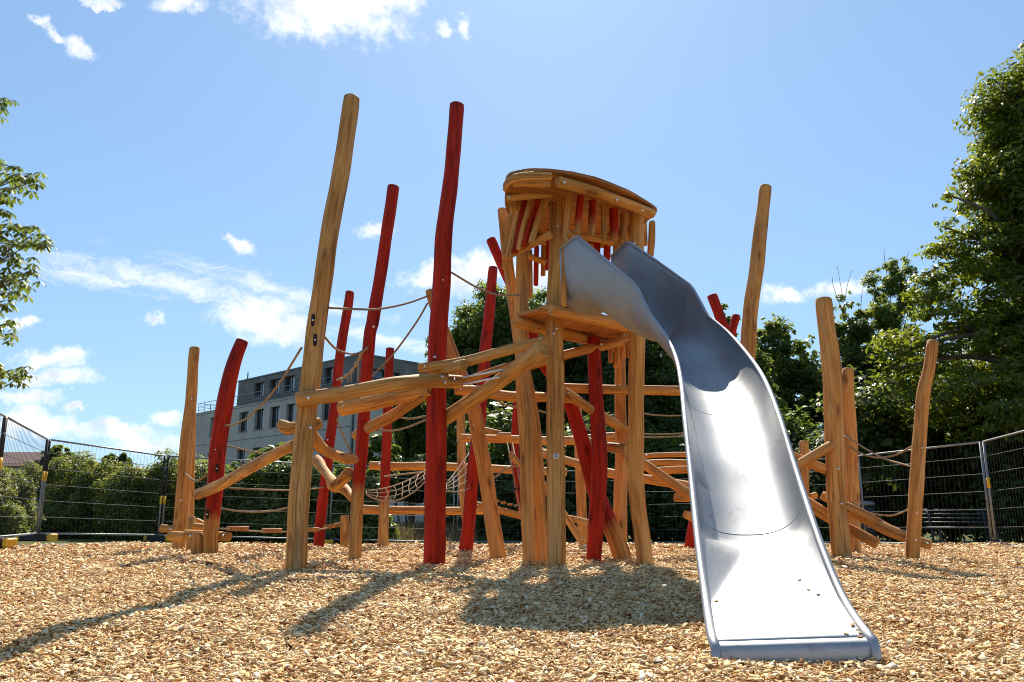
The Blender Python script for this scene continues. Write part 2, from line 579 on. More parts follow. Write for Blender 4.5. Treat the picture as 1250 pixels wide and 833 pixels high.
def box(mb, c, sx, sy, sz, X=(1, 0, 0), Y=(0, 1, 0), Z=(0, 0, 1), bev=0.0, tone=0.5, along='x'):
    c = np.array(c, float); X = np.array(X, float); Y = np.array(Y, float); Z = np.array(Z, float)
    hx, hy, hz = sx / 2, sy / 2, sz / 2
    if bev <= 0:
        vs = [c + X * i * hx + Y * j * hy + Z * k * hz for k in (-1, 1) for j in (-1, 1) for i in (-1, 1)]
        fs = [(0, 2, 3, 1), (4, 5, 7, 6), (0, 1, 5, 4), (2, 6, 7, 3), (0, 4, 6, 2), (1, 3, 7, 5)]
    else:
        b = min(bev, hx * .9, hy * .9, hz * .9)
        vs = []; fs = []
        prof = [(-hx + b, -hy), (hx - b, -hy), (hx, -hy + b), (hx, hy - b), (hx - b, hy), (-hx + b, hy), (-hx, hy - b), (-hx, -hy + b)]
        for z, ins in ((-hz, b), (-hz + b, 0), (hz - b, 0), (hz, b)):
            for (px, py) in prof:
                qx = px * (hx - ins) / hx; qy = py * (hy - ins) / hy
                vs.append(c + X * qx + Y * qy + Z * z)
        for r in range(3):
            for k in range(8):
                a = r * 8 + k; bb = r * 8 + (k + 1) % 8
                fs.append((a, bb, bb + 8, a + 8))
        fs.append(tuple(range(8))[::-1]); fs.append(tuple(range(24, 32)))
    off = nrg.uniform(-30, 30, 3)
    ax = {'x': (X, Y, Z), 'y': (Y, X, Z), 'z': (Z, X, Y)}[along]
    gr = [(np.dot(v - c, ax[1]) + off[0], np.dot(v - c, ax[2]) + off[1], np.dot(v - c, ax[0]) + off[2]) for v in vs]
    mb.add(vs, fs, gr, None, tone, smooth=False)


def pxlog(pts, Ys):
    """[(px, py, width_px)], depth(s) Y -> [(x, y, z, r)]"""
    n = len(pts)
    if np.isscalar(Ys): Ys = [Ys] * n
    elif len(Ys) == 2 and n > 2: Ys = np.interp([math.hypot(p[0] - pts[0][0], p[1] - pts[0][1]) for p in pts], [0, math.hypot(pts[-1][0] - pts[0][0], pts[-1][1] - pts[0][1])], Ys)
    res = []
    for (px, py, w), Y in zip(pts, Ys):
        P = atY(px, py, Y)
        res.append((P[0], P[1], P[2], 0.5 * w / F * depth_of(P)))
    return res


def px_post(pts):
    """a post standing in the chips: the first pixel is its foot on the ground; returns points and its depth"""
    g = onz(pts[0][0], pts[0][1], 0.0)
    Y = g[1]
    q = pxlog(pts, Y)
    q[0] = (q[0][0], q[0][1], -0.12, q[0][3])          # sunk into the chips
    q.insert(1, (g[0] + (q[1][0] - g[0]) * 0.02, Y, 0.03, q[0][3]))
    return q, Y


def add_post(name, pts, parent, red=False, fade=None, label=None, seed=None, tone=None):
    q, Y = px_post(pts)
    mb = MB(); timber(mb, q, 1.0 if red else 0.0, fade, seed, tone)
    o = mb.build(name, M['log'], parent, q[0][:3])
    if label: o['label'] = label
    return o, Y, q


def add_beam(name, pts, Ys, parent, red=False, label=None, seed=None, tone=None, chamfer=0.16):
    q = pxlog(pts, Ys)
    mb = MB(); timber(mb, q, 1.0 if red else 0.0, None, seed, tone, chamfer=chamfer)
    o = mb.build(name, M['log'], parent)
    if label: o['label'] = label
    A = spline(q, 21)
    if name in ('beam', 'balance_log', 'rail') and np.linalg.norm(A[0, :3] - A[-1, :3]) > 0.9 and parent is not None:
        for i in (1, 19):
            P_ = A[i, :3] + np.array([0, -A[i, 3] * 0.97, A[i, 3] * 0.2]); d = np.array([0, -1.0, 0.2]) / 1.02
            b_ = MB(); tube(b_, [P_ - d * 0.03, P_ + d * 0.004, P_ + d * 0.009], [0.013, 0.013, 0.008], 10); b_.build('bolt', M['bolt'], o)
    return o


def bolt(px, py, Y, parent, r=0.016):
    """domed bolt head proud of the face turned to the viewer"""
    P = atY(px, py, Y)
    d = np.array([0, -1.0, 0.05]); d /= np.linalg.norm(d)
    mb = MB()
    tube(mb, [P + d * -0.03, P + d * 0.006, P + d * 0.012], [r, r, r * 0.55], 10)
    return mb.build('bolt', M['bolt'], parent)


def slot(px, py, Y, parent, h=0.062, w=0.017):
    """upright stadium-shaped dark plate painted as the shade of a recess, bolt in its middle (rope fixing)"""
    P = atY(px, py, Y)
    mb = MB(); n = 9; out = []
    for k in range(n): t = math.pi * k / (n - 1); out.append((w * math.cos(t), h - w + w * math.sin(t)))
    for k in range(n): t = math.pi + math.pi * k / (n - 1); out.append((w * math.cos(t), -h + w + w * math.sin(t)))
    m = len(out)
    v = [P + np.array([x, -0.004, z]) for x, z in out] + [P + np.array([x, 0.06, z]) for x, z in out]
    mb.add(v, [tuple(range(m))[::-1]] + [(k, (k + 1) % m, m + (k + 1) % m, m + k) for k in range(m)], smooth=False)
    o = mb.build('bolt_recess_shade', M['dark'], parent)
    bolt(px, py, Y - 0.006, parent, 0.011)
    return o


# ------------------------------------------------------------------ world: sky with clouds, sun
SUN_EL, SUN_AZ = R(45.0), R(2.6)       # azimuth measured from +Y (view axis) towards +X
w = bpy.data.worlds.new('World'); SC.world = w; w.use_nodes = True
nt = w.node_tree; nt.nodes.clear()
wo = nt.nodes.new('ShaderNodeOutputWorld')
bg = nt.nodes.new('ShaderNodeBackground'); bg.inputs['Strength'].default_value = 0.085
nt.links.new(bg.outputs[0], wo.inputs[0])
sky = nt.nodes.new('ShaderNodeTexSky'); sky.sky_type = 'NISHITA'; sky.sun_disc = False
sky.sun_elevation = SUN_EL; sky.sun_rotation = SUN_AZ
sky.air_density = 1.0; sky.dust_density = 0.35; sky.ozone_density = 2.0; sky.altitude = 100
tc = nt.nodes.new('ShaderNodeTexCoord')
DIR = tc.outputs['Generated']
gm = nt.nodes.new('ShaderNodeGamma'); gm.inputs['Gamma'].default_value = 0.55
nt.links.new(sky.outputs[0], gm.inputs['Color'])
skyc = mixc(nt, 1.0, gm.outputs[0], (1.55, 2.08, 2.62), 'MULTIPLY')
# domain-warped direction for billowing edges
wn = noise(nt, DIR, 20, 7, 0.68).outputs['Color']
vm = N(nt, 'ShaderNodeVectorMath', operation='SUBTRACT'); nt.links.new(wn, vm.inputs[0]); vm.inputs[1].default_value = (0.5, 0.5, 0.5)
vs_ = N(nt, 'ShaderNodeVectorMath', operation='SCALE'); nt.links.new(vm.outputs[0], vs_.inputs[0]); vs_.inputs['Scale'].default_value = 0.05
va = N(nt, 'ShaderNodeVectorMath', operation='ADD'); nt.links.new(vs_.outputs[0], va.inputs[0]); nt.links.new(DIR, va.inputs[1])
WD = va.outputs[0]


def cloud_mask(src, px, py, hw, hh, ang=0.0):
    c = ray(px, py); c /= np.linalg.norm(c)
    e1 = ray(px + 10 * math.cos(ang), py + 10 * math.sin(ang)); e1 = e1 / np.linalg.norm(e1) - c
    e1 -= c * np.dot(e1, c); e1 /= np.linalg.norm(e1)
    e2 = np.cross(c, e1)
    mtx = Matrix(((e1[0], e2[0], c[0]), (e1[1], e2[1], c[1]), (e1[2], e2[2], c[2])))
    sc = 1.0 / np.linalg.norm(ray(px, py))
    m = nt.nodes.new('ShaderNodeMapping'); m.vector_type = 'TEXTURE'
    m.inputs['Location'].default_value = tuple(c)
    m.inputs['Rotation'].default_value = tuple(mtx.to_euler())
    m.inputs['Scale'].default_value = (hw / F * sc, hh / F * sc, 0.5)
    nt.links.new(src, m.inputs['Vector'])
    l = nt.nodes.new('ShaderNodeVectorMath'); l.operation = 'LENGTH'
    nt.links.new(m.outputs[0], l.inputs[0])
    return math_n(nt, 'SUBTRACT', 1.0, l.outputs['Value'])


clouds = [(405, 5, 105, 45, 0.1), (450, 0, 80, 28, 0), (390, 32, 30, 20, 0.3), (62, 38, 18, 8, 0.7), (100, 60, 24, 13, 0.75), (222, 3, 34, 11, 0),
          (125, 0, 24, 6, 0), (541, 35, 15, 8, 0.2), (567, 32, 9, 13, 0), (294, 298, 20, 15, 0.3), (281, 290, 12, 8, 0), (456, 284, 26, 8, 0),
          (298, 384, 34, 20, 0), (325, 392, 58, 26, 0.1), (352, 400, 46, 22, 0.15), (310, 372, 22, 12, 0), (62, 439, 40, 11, 0), (60, 461, 50, 11, 0), (36, 486, 38, 11, 0), (90, 496, 18, 6, 0), (40, 516, 55, 18, 0),
          (150, 529, 52, 14, 0), (185, 543, 48, 14, 0), (130, 517, 30, 9, 0), (206, 512, 20, 9, 0), (25, 391, 22, 6, 0.15), (192, 391, 14, 6, 0),
          (550, 338, 60, 24, -0.15), (585, 330, 30, 22, 0), (520, 345, 25, 14, 0), (650, 345, 40, 25, 0), (958, 358, 34, 13, 0.0), (1022, 353, 38, 14, -0.1),
          (-260, 300, 180, 60, 0.1), (1500, 250, 200, 60, 0), (1700, 480, 150, 40, 0), (-500, 480, 200, 50, 0)]
mx = None
for c in clouds:
    k = cloud_mask(WD, c[0], c[1], c[2] * 1.22, c[3] * 1.28, c[4])
    mx = k if mx is None else math_n(nt, 'MAXIMUM', mx, k)
fb = noise(nt, DIR, 50, 9, 0.66).outputs['Fac']
den = math_n(nt, 'ADD', mx, math_n(nt, 'MULTIPLY', math_n(nt, 'SUBTRACT', fb, 0.5), 1.5))
mr = N(nt, 'ShaderNodeMapRange', interpolation_type='SMOOTHSTEP'); nt.links.new(den, mr.inputs[0])
mr.inputs[1].default_value = 0.0; mr.inputs[2].default_value = 0.88
cum = mr.outputs[0]
# cirrus streaks
cir = None
for c in [(230, 350, 260, 26, 0.19), (330, 352, 200, 18, 0.26), (460, 412, 110, 16, 0.22), (110, 338, 110, 20, 0.2)]:
    k = cloud_mask(DIR, *c)
    cir = k if cir is None else math_n(nt, 'MAXIMUM', cir, k)
cn = noise(nt, mapping(nt, WD, (20, 20, 85), rot=(0, R(12), 0)), 1.0, 7, 0.65, 0.6).outputs['Fac']
cd = math_n(nt, 'ADD', math_n(nt, 'MULTIPLY', cir, 0.9), math_n(nt, 'MULTIPLY', math_n(nt, 'SUBTRACT', cn, 0.5), 2.2))
mr2 = N(nt, 'ShaderNodeMapRange', interpolation_type='SMOOTHSTEP'); nt.links.new(cd, mr2.inputs[0])
mr2.inputs[1].default_value = 0.10; mr2.inputs[2].default_value = 1.1; mr2.inputs[4].default_value = 0.75
shade = ramp(nt, noise(nt, DIR, 24, 4, 0.6).outputs['Fac'], [(0.36, (5.9, 6.5, 7.5)), (0.60, (9.4, 9.5, 9.7))])
skyc = mixc(nt, mr2.outputs[0], skyc, (8.6, 8.9, 9.3))
mr3 = N(nt, 'ShaderNodeMapRange', interpolation_type='SMOOTHSTEP'); nt.links.new(mx, mr3.inputs[0])
mr3.inputs[1].default_value = 0.15; mr3.inputs[2].default_value = 0.75
shade = mixc(nt, mr3.outputs[0], (9.6, 9.7, 9.8), shade)
skyc = mixc(nt, cum, skyc, shade)
nt.links.new(skyc, bg.inputs['Color'])

sl = bpy.data.lights.new('sun', 'SUN'); sl.energy = 5.0; sl.angle = R(0.53); sl.color = (1.0, 0.93, 0.81)
so = bpy.data.objects.new('sun', sl); COL.objects.link(so)
sd = Vector((math.sin(SUN_AZ) * math.cos(SUN_EL), math.cos(SUN_AZ) * math.cos(SUN_EL), math.sin(SUN_EL)))
so.rotation_euler = sd.to_track_quat('Z', 'Y').to_euler()
so.location = (20, 60, 60)

# ------------------------------------------------------------------ ground sheets
def grid_sheet(name, x0, x1, y0, y1, nx, ny, zf, mat, mask=None):
    xs = np.linspace(x0, x1, nx); ys = np.linspace(y0, y1, ny)
    X, Y = np.meshgrid(xs, ys)
    Z = zf(X, Y)
    V = np.column_stack([X.ravel(), Y.ravel(), Z.ravel()])
    idx = np.arange(nx * ny).reshape(ny, nx)
    q = np.stack([idx[:-1, :-1], idx[:-1, 1:], idx[1:, 1:], idx[1:, :-1]], -1).reshape(-1, 4)
    if mask is not None:
        cx = (X[:-1, :-1] + X[1:, 1:]).ravel() / 2; cy = (Y[:-1, :-1] + Y[1:, 1:]).ravel() / 2
        q = q[mask(cx, cy)]
    me = bpy.data.meshes.new(name)
    me.from_pydata(V.tolist(), [], q.tolist())
    me.polygons.foreach_set('use_smooth', np.ones(len(me.polygons), bool))
    me.materials.append(mat)
    o = bpy.data.objects.new(name, me); link(o)
    tag(o, kind='structure')
    return o


def chip_edge(x):
    """far edge of the chip bed"""
    x = np.asarray(x, float)
    return 17.6 + 1.2 * sstep(-7, 0, x) - 2.0 * sstep(5.5, 9, x) + 0.18 * np.sin(2.1 * x) + 0.1 * np.sin(5.3 * x + 1)


def chip_side(y):
    return -8.0 - 0.06 * (y - 12) + 0.12 * np.sin(1.7 * y) + 0.5 * sstep(11, 16, y)


def in_chips(x, y):
    return (y < chip_edge(x)) & (x > chip_side(y)) & (x < 12.0)


# one big sheet to the horizon: fine near, coarse far
big = grid_sheet('ground', -900, 900, -200, 1600, 2, 2, lambda x, y: np.full_like(x, -0.34), M['ground'])
grid_sheet('ground_near', -45, 45, -12, 60, 90, 72, lambda x, y: terrain(x, y) - 0.28 * np.clip(np.maximum(sstep(30, 44, np.abs(x)), sstep(44, 58, y)), 0, 1), M['ground'])
grid_sheet('wood_chip_ground', -11, 12.2, -4, 19.6, 190, 190, lambda x, y: chipz(x, y) - 0.006, M['chipbed'], in_chips)
grid_sheet('path', -10.2, -5.2, 14.8, 19.9, 40, 40, lambda x, y: terrain(x, y) + 0.012, M['path'],
           lambda x, y: (~in_chips(x, y)) & (y < 19.75 + 0.1 * np.sin(3 * x)) & (x > -9.75 + 0.3 * (y - 16.5)))

# ------------------------------------------------------------------ loose wood chips (uncountable)
def chips_mesh(name, bands, seed):
    rg = np.random.default_rng(seed)
    Vs, Fs, Ts, Gs = [], [], [], []
    base = 0
    for (y0, y1, dens, ln, hw) in bands:
        area_w = hw * (y1 + 0.4)
        n = int(dens * 2 * area_w * (y1 - y0))
        y = rg.uniform(y0, y1, n); x = rg.uniform(-1, 1, n) * area_w
        keep = (np.abs(x) < hw * y + 0.5) & in_chips(x, y)
        x = x[keep]; y = y[keep]; n = len(x)
        L = np.minimum(ln * np.exp(rg.normal(0, 0.5, n)), 2.1 * ln); W = L * rg.uniform(0.12, 0.58, n); T = L * rg.uniform(0.035, 0.10, n)
        z = chipz(x, y) + rg.uniform(-0.004, 0.020, n) * (ln / 0.026)
        yaw = rg.uniform(0, TAU, n); tl = rg.normal(0, 0.33, n); rl = rg.normal(0, 0.42, n)
        cy, sy = np.cos(yaw), np.sin(yaw); ct, st = np.cos(tl), np.sin(tl); cr, sr = np.cos(rl), np.sin(rl)
        ax = np.stack([cy * ct, sy * ct, st], 1)
        b0 = np.stack([-sy, cy, np.zeros(n)], 1)
        c0 = np.cross(ax, b0)
        ay = b0 * cr[:, None] + c0 * sr[:, None]
        az = np.cross(ax, ay)
        C = np.stack([x, y, z], 1)
        corners = []
        j = rg.uniform(0.45, 1.0, (n, 8)); s = rg.uniform(-0.25, 0.25, (n, 4))
        for kz in (-1, 1):
            for q, (i, jj) in enumerate(((-1, -1), (1, -1), (1, 1), (-1, 1))):
                corners.append(C + ax * (i * L * 0.5 * j[:, q] + s[:, q] * W * 0.4)[:, None] + ay * (jj * W * 0.5 * j[:, 4 + q])[:, None] + az * (kz * T * 0.5)[:, None])
        V = np.stack(corners, 1).reshape(-1, 3)
        g = np.stack([np.broadcast_to(v, (n,)) for v in ()], 1) if False else None
        lx = np.stack([-np.ones(n), np.ones(n), np.ones(n), -np.ones(n)] * 2, 1) * 0.5 * L[:, None]
        ly = np.stack([-np.ones(n), -np.ones(n), np.ones(n), np.ones(n)] * 2, 1) * 0.5 * W[:, None]
        off = rg.uniform(-20, 20, (n, 1))
        G = np.stack([ly + off, lx + off * 0.7, np.repeat(off, 8, 1)], 2).reshape(-1, 3)
        f = np.array([(4, 5, 6, 7), (0, 1, 5, 4), (1, 2, 6, 5), (2, 3, 7, 6), (3, 0, 4, 7)])
        Fq = (np.arange(n)[:, None, None] * 8 + f[None]).reshape(-1, 4) + base
        tone = np.clip(rg.normal(0.55, 0.24, n), 0, 1); tone[rg.random(n) < 0.10] *= 0.2
        Vs.append(V); Fs.append(Fq); Ts.append(np.repeat(tone, 8)); Gs.append(G)
        base += n * 8
    return mesh_np(name, np.vstack(Vs), np.vstack(Fs), np.concatenate(Ts), M['chip'], grain=np.vstack(Gs))


def mesh_np(name, V, Q, tone, mat, parent=None, origin=(0, 0, 0), grain=None, smooth=False):
    me = bpy.data.meshes.new(name)
    nv, nq = len(V), len(Q)
    k = Q.shape[1]
    me.vertices.add(nv); me.vertices.foreach_set('co', (V - np.array(origin)).astype(np.float32).ravel())
    me.loops.add(nq * k); me.loops.foreach_set('vertex_index', Q.astype(np.int32).ravel())
    me.polygons.add(nq); me.polygons.foreach_set('loop_start', np.arange(0, nq * k, k, dtype=np.int32))
    me.polygons.foreach_set('loop_total', np.full(nq, k, np.int32))
    a = me.attributes.new('tone', 'FLOAT', 'POINT'); a.data.foreach_set('value', tone.astype(np.float32))
    if grain is not None:
        a = me.attributes.new('grain', 'FLOAT_VECTOR', 'POINT'); a.data.foreach_set('vector', grain.astype(np.float32).ravel())
    if smooth: me.polygons.foreach_set('use_smooth', np.ones(nq, bool))
    me.materials.append(mat)
    me.update(calc_edges=True)
    o = bpy.data.objects.new(name, me)
    return link(o, parent, origin)


o = chips_mesh('wood_chips', [(1.7, 3.2, 8800, 0.023, 0.78), (3.2, 5, 5600, 0.0255, 0.76), (5, 8, 2500, 0.031, 0.74), (8, 12.5, 850, 0.042, 0.72), (12.5, 19.6, 240, 0.062, 0.7)], 5)
tag(o, 'loose pale wood chips covering the playground floor', 'wood chips', kind='stuff')


# ================================================================== the climbing frame
cf = empty('climbing_frame', (0.75, 8.9, 0), 'tall natural and red log climbing frame with a roofed lookout tower beside the steel slide', 'climbing frame')
RED = 'red painted'

p1, Y1, q1 = add_post('post', [(360, 697, 27), (378, 470, 25), (396, 330, 22.5), (414, 220, 21), (423, 160, 20), (429.5, 118, 19.5)], cf, seed=3, tone=0.35, label='tallest natural post at the front left')
p2, Y2, q2 = add_post('post', [(528.5, 690, 26), (533, 540, 24.5), (534, 440, 22.5), (536, 380, 22), (542, 300, 21), (552, 200, 18.5), (557, 127, 18.5)], cf, True, label='tallest red painted post', seed=4, tone=0.4)
p3, Y3, q3 = add_post('post', [(433, 684, 16.5), (440, 560, 16), (450.5, 420, 15.5), (456, 392, 16), (464, 340, 15), (471, 290, 14.5), (481, 227, 14.5)], cf, True, 0.95, 'red painted post with bare wood at its foot', seed=5)
p4, Y4, q4 = add_post('post', [(388, 669, 13.5), (400, 560, 13), (416, 430, 12), (427, 356, 11)], cf, True, label=RED + ' post', seed=6)
p6, Y6, q6 = add_post('post', [(609, 684, 20.5), (597, 610, 19), (585, 540, 18), (576, 490, 17.5), (551, 430, 15), (536, 392, 14), (524, 354, 11)], cf, seed=7, label='bent leaning natural post')
p7, Y7, q7 = add_post('post', [(568, 676, 16.5), (577, 590, 15.5), (585, 510, 15.5), (591, 450, 15.5), (596, 400, 14.5), (602, 326, 11.5)], cf, True, label=RED + ' post', seed=8)
pC, YC, qC = add_post('post', [(681, 692, 22.5), (677.5, 540, 21.5), (677.5, 400, 21), (679, 300, 20), (680, 222, 19.5)], cf, seed=9, tone=0.45, label='front corner post of the tower with a round plaque')
pA, YA, qA = add_post('post', [(646.5, 690, 17), (643, 540, 19), (638, 430, 17), (636, 380, 16.5), (637, 310, 14), (639, 232, 13)], cf, seed=10, tone=0.6)
pD, YD, qD = add_post('post', [(661, 688, 20), (653, 540, 17), (640, 450, 15), (628, 380, 14), (619, 315, 13), (613, 255, 12.5)], cf, seed=11, tone=0.8)
pE, YE, qE = add_post('post', [(786, 690, 20.5), (778, 590, 20), (777, 500, 19.5), (777, 420, 19.5), (778, 330, 18), (778, 258, 17)], cf, seed=12, tone=0.7)
pF, YF, qF = add_post('post', [(756, 683, 19.5), (757, 600, 17), (758, 500, 15), (757, 430, 14), (757, 330, 13), (757, 256, 12)], cf, seed=13, tone=0.8)
pG, YG, qG = add_post('post', [(725, 687, 18), (728, 630, 19), (731, 560, 18.5), (727, 470, 16.5), (726, 412, 16)], cf, True, label='short red post under the platform', seed=14)
pH, YH, qH = add_post('post', [(760, 686, 22), (745, 640, 21), (728, 597, 20), (694, 490, 15.5), (661, 440, 13.5), (648, 400, 12.5), (610, 318, 12), (598, 292, 12)], cf, True, 0.55, 'long leaning red pole with a bare foot', seed=15)
print('Y', dict(P1=Y1, P2=Y2, P3=Y3, P4=Y4, P6=Y6, P7=Y7, C=YC, A=YA, D=YD, E=YE, F=YF, G=YG, H=YH))
for (px, py, Yd, o) in [(679.5, 401, YC - .1, pC), (681, 276, YC - .095, pC), (676, 407, YC - .1, pC), (531, 443, Y2 - .11, p2), (521 + 10, 436, Y2 - .11, p2), (456, 399, Y3 - .08, p3),
                        (379, 522, Y1 - .11, p1), (774, 297, YE - .1, pE), (734, 420, YG - .1, pG), (719, 424, YG - .085, pG), (400, 537, Y4 - .09, p4)]:
    bolt(px, py, Yd, o)
slot(382, 391, Y1 - 0.098, p1); slot(384.5, 415, Y1 - 0.1, p1)
slot(541, 342, Y2 - 0.09, p2); slot(579, 520, Y6 - 0.085, p6)
# plaque on the front tower post: pale disc with a small dark triangle
P = atY(679, 557, YC - 0.088)
mb = MB(); tube(mb, [P + np.array([0, 0.012, 0]), P + np.array([0, -0.01, 0])], [0.033, 0.033], 24)
pl = mb.build('plaque', M['pale_panel'], pC); pl['label'] = 'round pale plaque'
mb = MB()
tri = [P + np.array([0.018 * math.cos(a), -0.0135, 0.018 * math.sin(a)]) for a in (R(90), R(210), R(330))]
tri2 = [P + np.array([0.018 * math.cos(a), -0.0095, 0.018 * math.sin(a)]) for a in (R(90), R(210), R(330))]
mb.add(tri + tri2, [(0, 1, 2), (5, 4, 3), (0, 3, 4, 1), (1, 4, 5, 2), (2, 5, 3, 0)], smooth=False)
mb.build('triangle_mark', M['galv'], pC)

# --- the front walkway of crossing logs
b1 = add_beam('beam', [(361, 487.5, 19), (420, 480, 17.5), (488, 468, 17.5), (540, 466, 17), (565, 466, 15)], [Y1 - .19, Y1 - .05, 8.2, Y2 - .2, Y2 - .15], cf, seed=21, tone=0.4)
bolt(376.5, 486, Y1 - .29, b1); bolt(543, 467, Y2 - .29, b1); bolt(540, 460, Y2 - .28, b1)
add_beam('beam', [(415.5, 499.5, 18.5), (470, 489, 18), (530, 474, 17)], [9.55, 8.95], cf, seed=22, tone=0.75)
add_beam('beam', [(434, 533, 12), (456, 520, 13.5), (480, 507, 13.5), (500, 492, 14), (526, 477, 13)], [10.15, 8.9], cf, seed=23, tone=0.75)
b4 = add_beam('beam', [(538, 514, 17), (572, 491, 17), (610, 467, 18), (640, 444, 19), (664, 426, 21)], [9.15, 7.86], cf, seed=24, tone=0.55, chamfer=0.1)
bolt(653, 428, 7.87, b4)
add_beam('beam', [(512, 450.5, 13), (560, 443, 13.5), (610, 430, 13.5), (668, 415, 14)], [8.85, 8.3], cf, seed=25, tone=0.45)
add_beam('beam', [(528, 455, 13), (567, 446.5, 14.5)], [8.95, 8.55], cf, seed=26, tone=0.4)
add_beam('beam', [(556, 477.5, 12), (585, 478, 13), (620, 484, 13), (660, 485, 12.5), (706, 487, 11)], [9.65, 9.3], cf, seed=27, tone=0.8)
add_beam('beam', [(676, 473.5, 12), (740, 475.5, 12), (800, 477, 12.5), (875, 478, 12.5)], [9.5, 9.62], cf, seed=28, tone=0.8)
add_beam('beam', [(560, 468, 9), (600, 453, 9), (652, 436, 9)], [8.95, 8.4], cf, seed=29, tone=0.6)
for (xa, ya, xb, yb) in ((565, 461, 624, 449.5), (566, 469.5, 610, 460.5)):
    A = atY(xa, ya, 8.42); B = atY(xb, yb, 8.28)
    mb = MB(); tube(mb, [A, B], 0.012, 10); mb.build('steel_rod', M['bolt'], cf)

# --- rear and lower beams
add_beam('beam', [(451, 568, 10), (540, 570, 9.6), (600, 572, 9.5), (692, 577, 10)], 14.7, cf, seed=31, tone=0.75)
add_beam('beam', [(438, 622, 10), (500, 622.5, 9.6), (545, 624, 9.5), (590, 624, 9)], 15.1, cf, seed=32, tone=0.75)
rampo = add_beam('beam', [(580, 616, 8.5), (612, 624, 8.5), (652, 634, 8.5)], 13.6, cf, seed=33, tone=0.8)
for k in range(5):
    px = 606 + 8.2 * k; py = 611.5 + 2.1 * k
    c = atY(px, py, 13.75)
    mb = MB(); box(mb, c + np.array([0, 0.1, 0.0]), 0.09, 0.5, 0.03, bev=0.006, tone=0.9, along='y'); mb.build('tread', M['board'], cf)
add_beam('beam', [(562, 535, 10), (630, 536.5, 10), (690, 538, 10.5), (766, 533, 11)], [12.6, 12.9], cf, seed=34, tone=0.7)
add_beam('foothold', [(590, 524, 7), (612, 529, 6)], 12.55, cf, seed=35); add_beam('foothold', [(606, 531, 6), (624, 531, 6)], 12.5, cf, seed=36)
add_beam('beam', [(640, 449, 12), (690, 434, 12), (735, 423, 12.5), (774, 411, 12.5)], [9.2, 9.55], cf, seed=37, tone=0.7)
add_beam('beam', [(690, 478.5, 12), (725, 502, 12.5), (767, 528, 12)], [9.2, 9.75], cf, seed=38, tone=0.75, chamfer=0.1)
add_beam('beam', [(654, 551, 10), (700, 565, 10), (739, 576.5, 11), (790, 585, 11), (880, 600, 11)], [12.2, 10.9], cf, seed=39, tone=0.75)
add_beam('beam', [(742, 545, 11), (764, 548, 11)], [9.72, 9.6], cf, seed=40)
add_beam('beam', [(738, 541, 11), (700, 537, 10)], [10.4, 11], cf, seed=48)
for k, (pts, Yd) in enumerate([([(784, 557, 6), (820, 555.5, 6), (880, 556, 7)], 11.3), ([(770, 567, 8), (810, 564.5, 8), (880, 567, 8)], 11.0),
                               ([(800, 575, 9), (840, 574, 9), (890, 578, 9)], 11.6), ([(776, 560, 12), (806, 580, 13), (850, 609, 13)], [10.6, 10.4]),
                               ([(823, 606.5, 10.5), (880, 609, 10.5)], 11.2), ([(836, 628, 9.5), (862, 640, 9)], [10.9, 11.1])]):
    add_beam('beam', pts, Yd, cf, seed=41 + k, tone=0.7, chamfer=0.12)
add_beam('beam', [(655, 581, 8.5), (690, 630, 8.5), (712, 664, 8.5)], [12.4, 12.0], cf, seed=49, tone=0.75)
add_beam('beam', [(694, 632.5, 8), (723, 639, 8)], 12.2, cf, seed=50)

# --- forked and curved branches at the front left
bb = add_beam('branch', [(241, 605, 12), (252, 600, 13.5), (275, 588, 14), (305, 572, 14.5), (335, 555.5, 14.5), (360, 541, 13)], [11.1, 10.9, 10.3, 9.6, 8.9, 8.22], cf, seed=51, tone=0.55)
add_beam('branch', [(340.5, 515, 9), (345, 519, 15), (351, 523, 17), (366, 521, 13), (381, 519, 15), (388, 517, 17), (392, 516, 13)], 8.22, cf, seed=52, tone=0.45, label='short forked branch behind the tallest natural post')
add_beam('branch', [(378, 528, 15), (387, 540, 15.5), (397, 549, 14), (412, 556, 13), (424, 560, 14.5), (432, 561, 13)], [8.25, 9.75], cf, seed=53, tone=0.55)
fk = add_beam('branch', [(385, 560, 11), (389, 565, 14), (394, 573, 11), (402, 583, 11), (408, 592, 17), (416, 594, 15), (424, 599, 12), (432, 611, 8)], [11.5, 10.1], cf, seed=54, tone=0.6, label='knotty forked branch')
mb = MB(); timber(mb, pxlog([(409, 594, 14), (417, 588, 13), (426.5, 577.5, 14.5)], [10.3, 10.2, 10.0]), seed=55, tone=0.6, chamfer=0.1); mb.build('fork', M['log'], fk)

# --- platform
ZD = 2.66
def at_z(px, py, z): return onz(px, py, z)
dk = [at_z(684, 369, ZD), at_z(631, 382.5, ZD), at_z(700, 420, ZD), at_z(746, 413.5, ZD), at_z(776, 395, ZD)]
d0, d1, d3, d4 = dk[0], dk[1], dk[3], dk[4]
plat = bpy.data.objects.new('platform', None); link(plat, cf, (d0 + d3) / 2)
nb = 11
mb = MB()
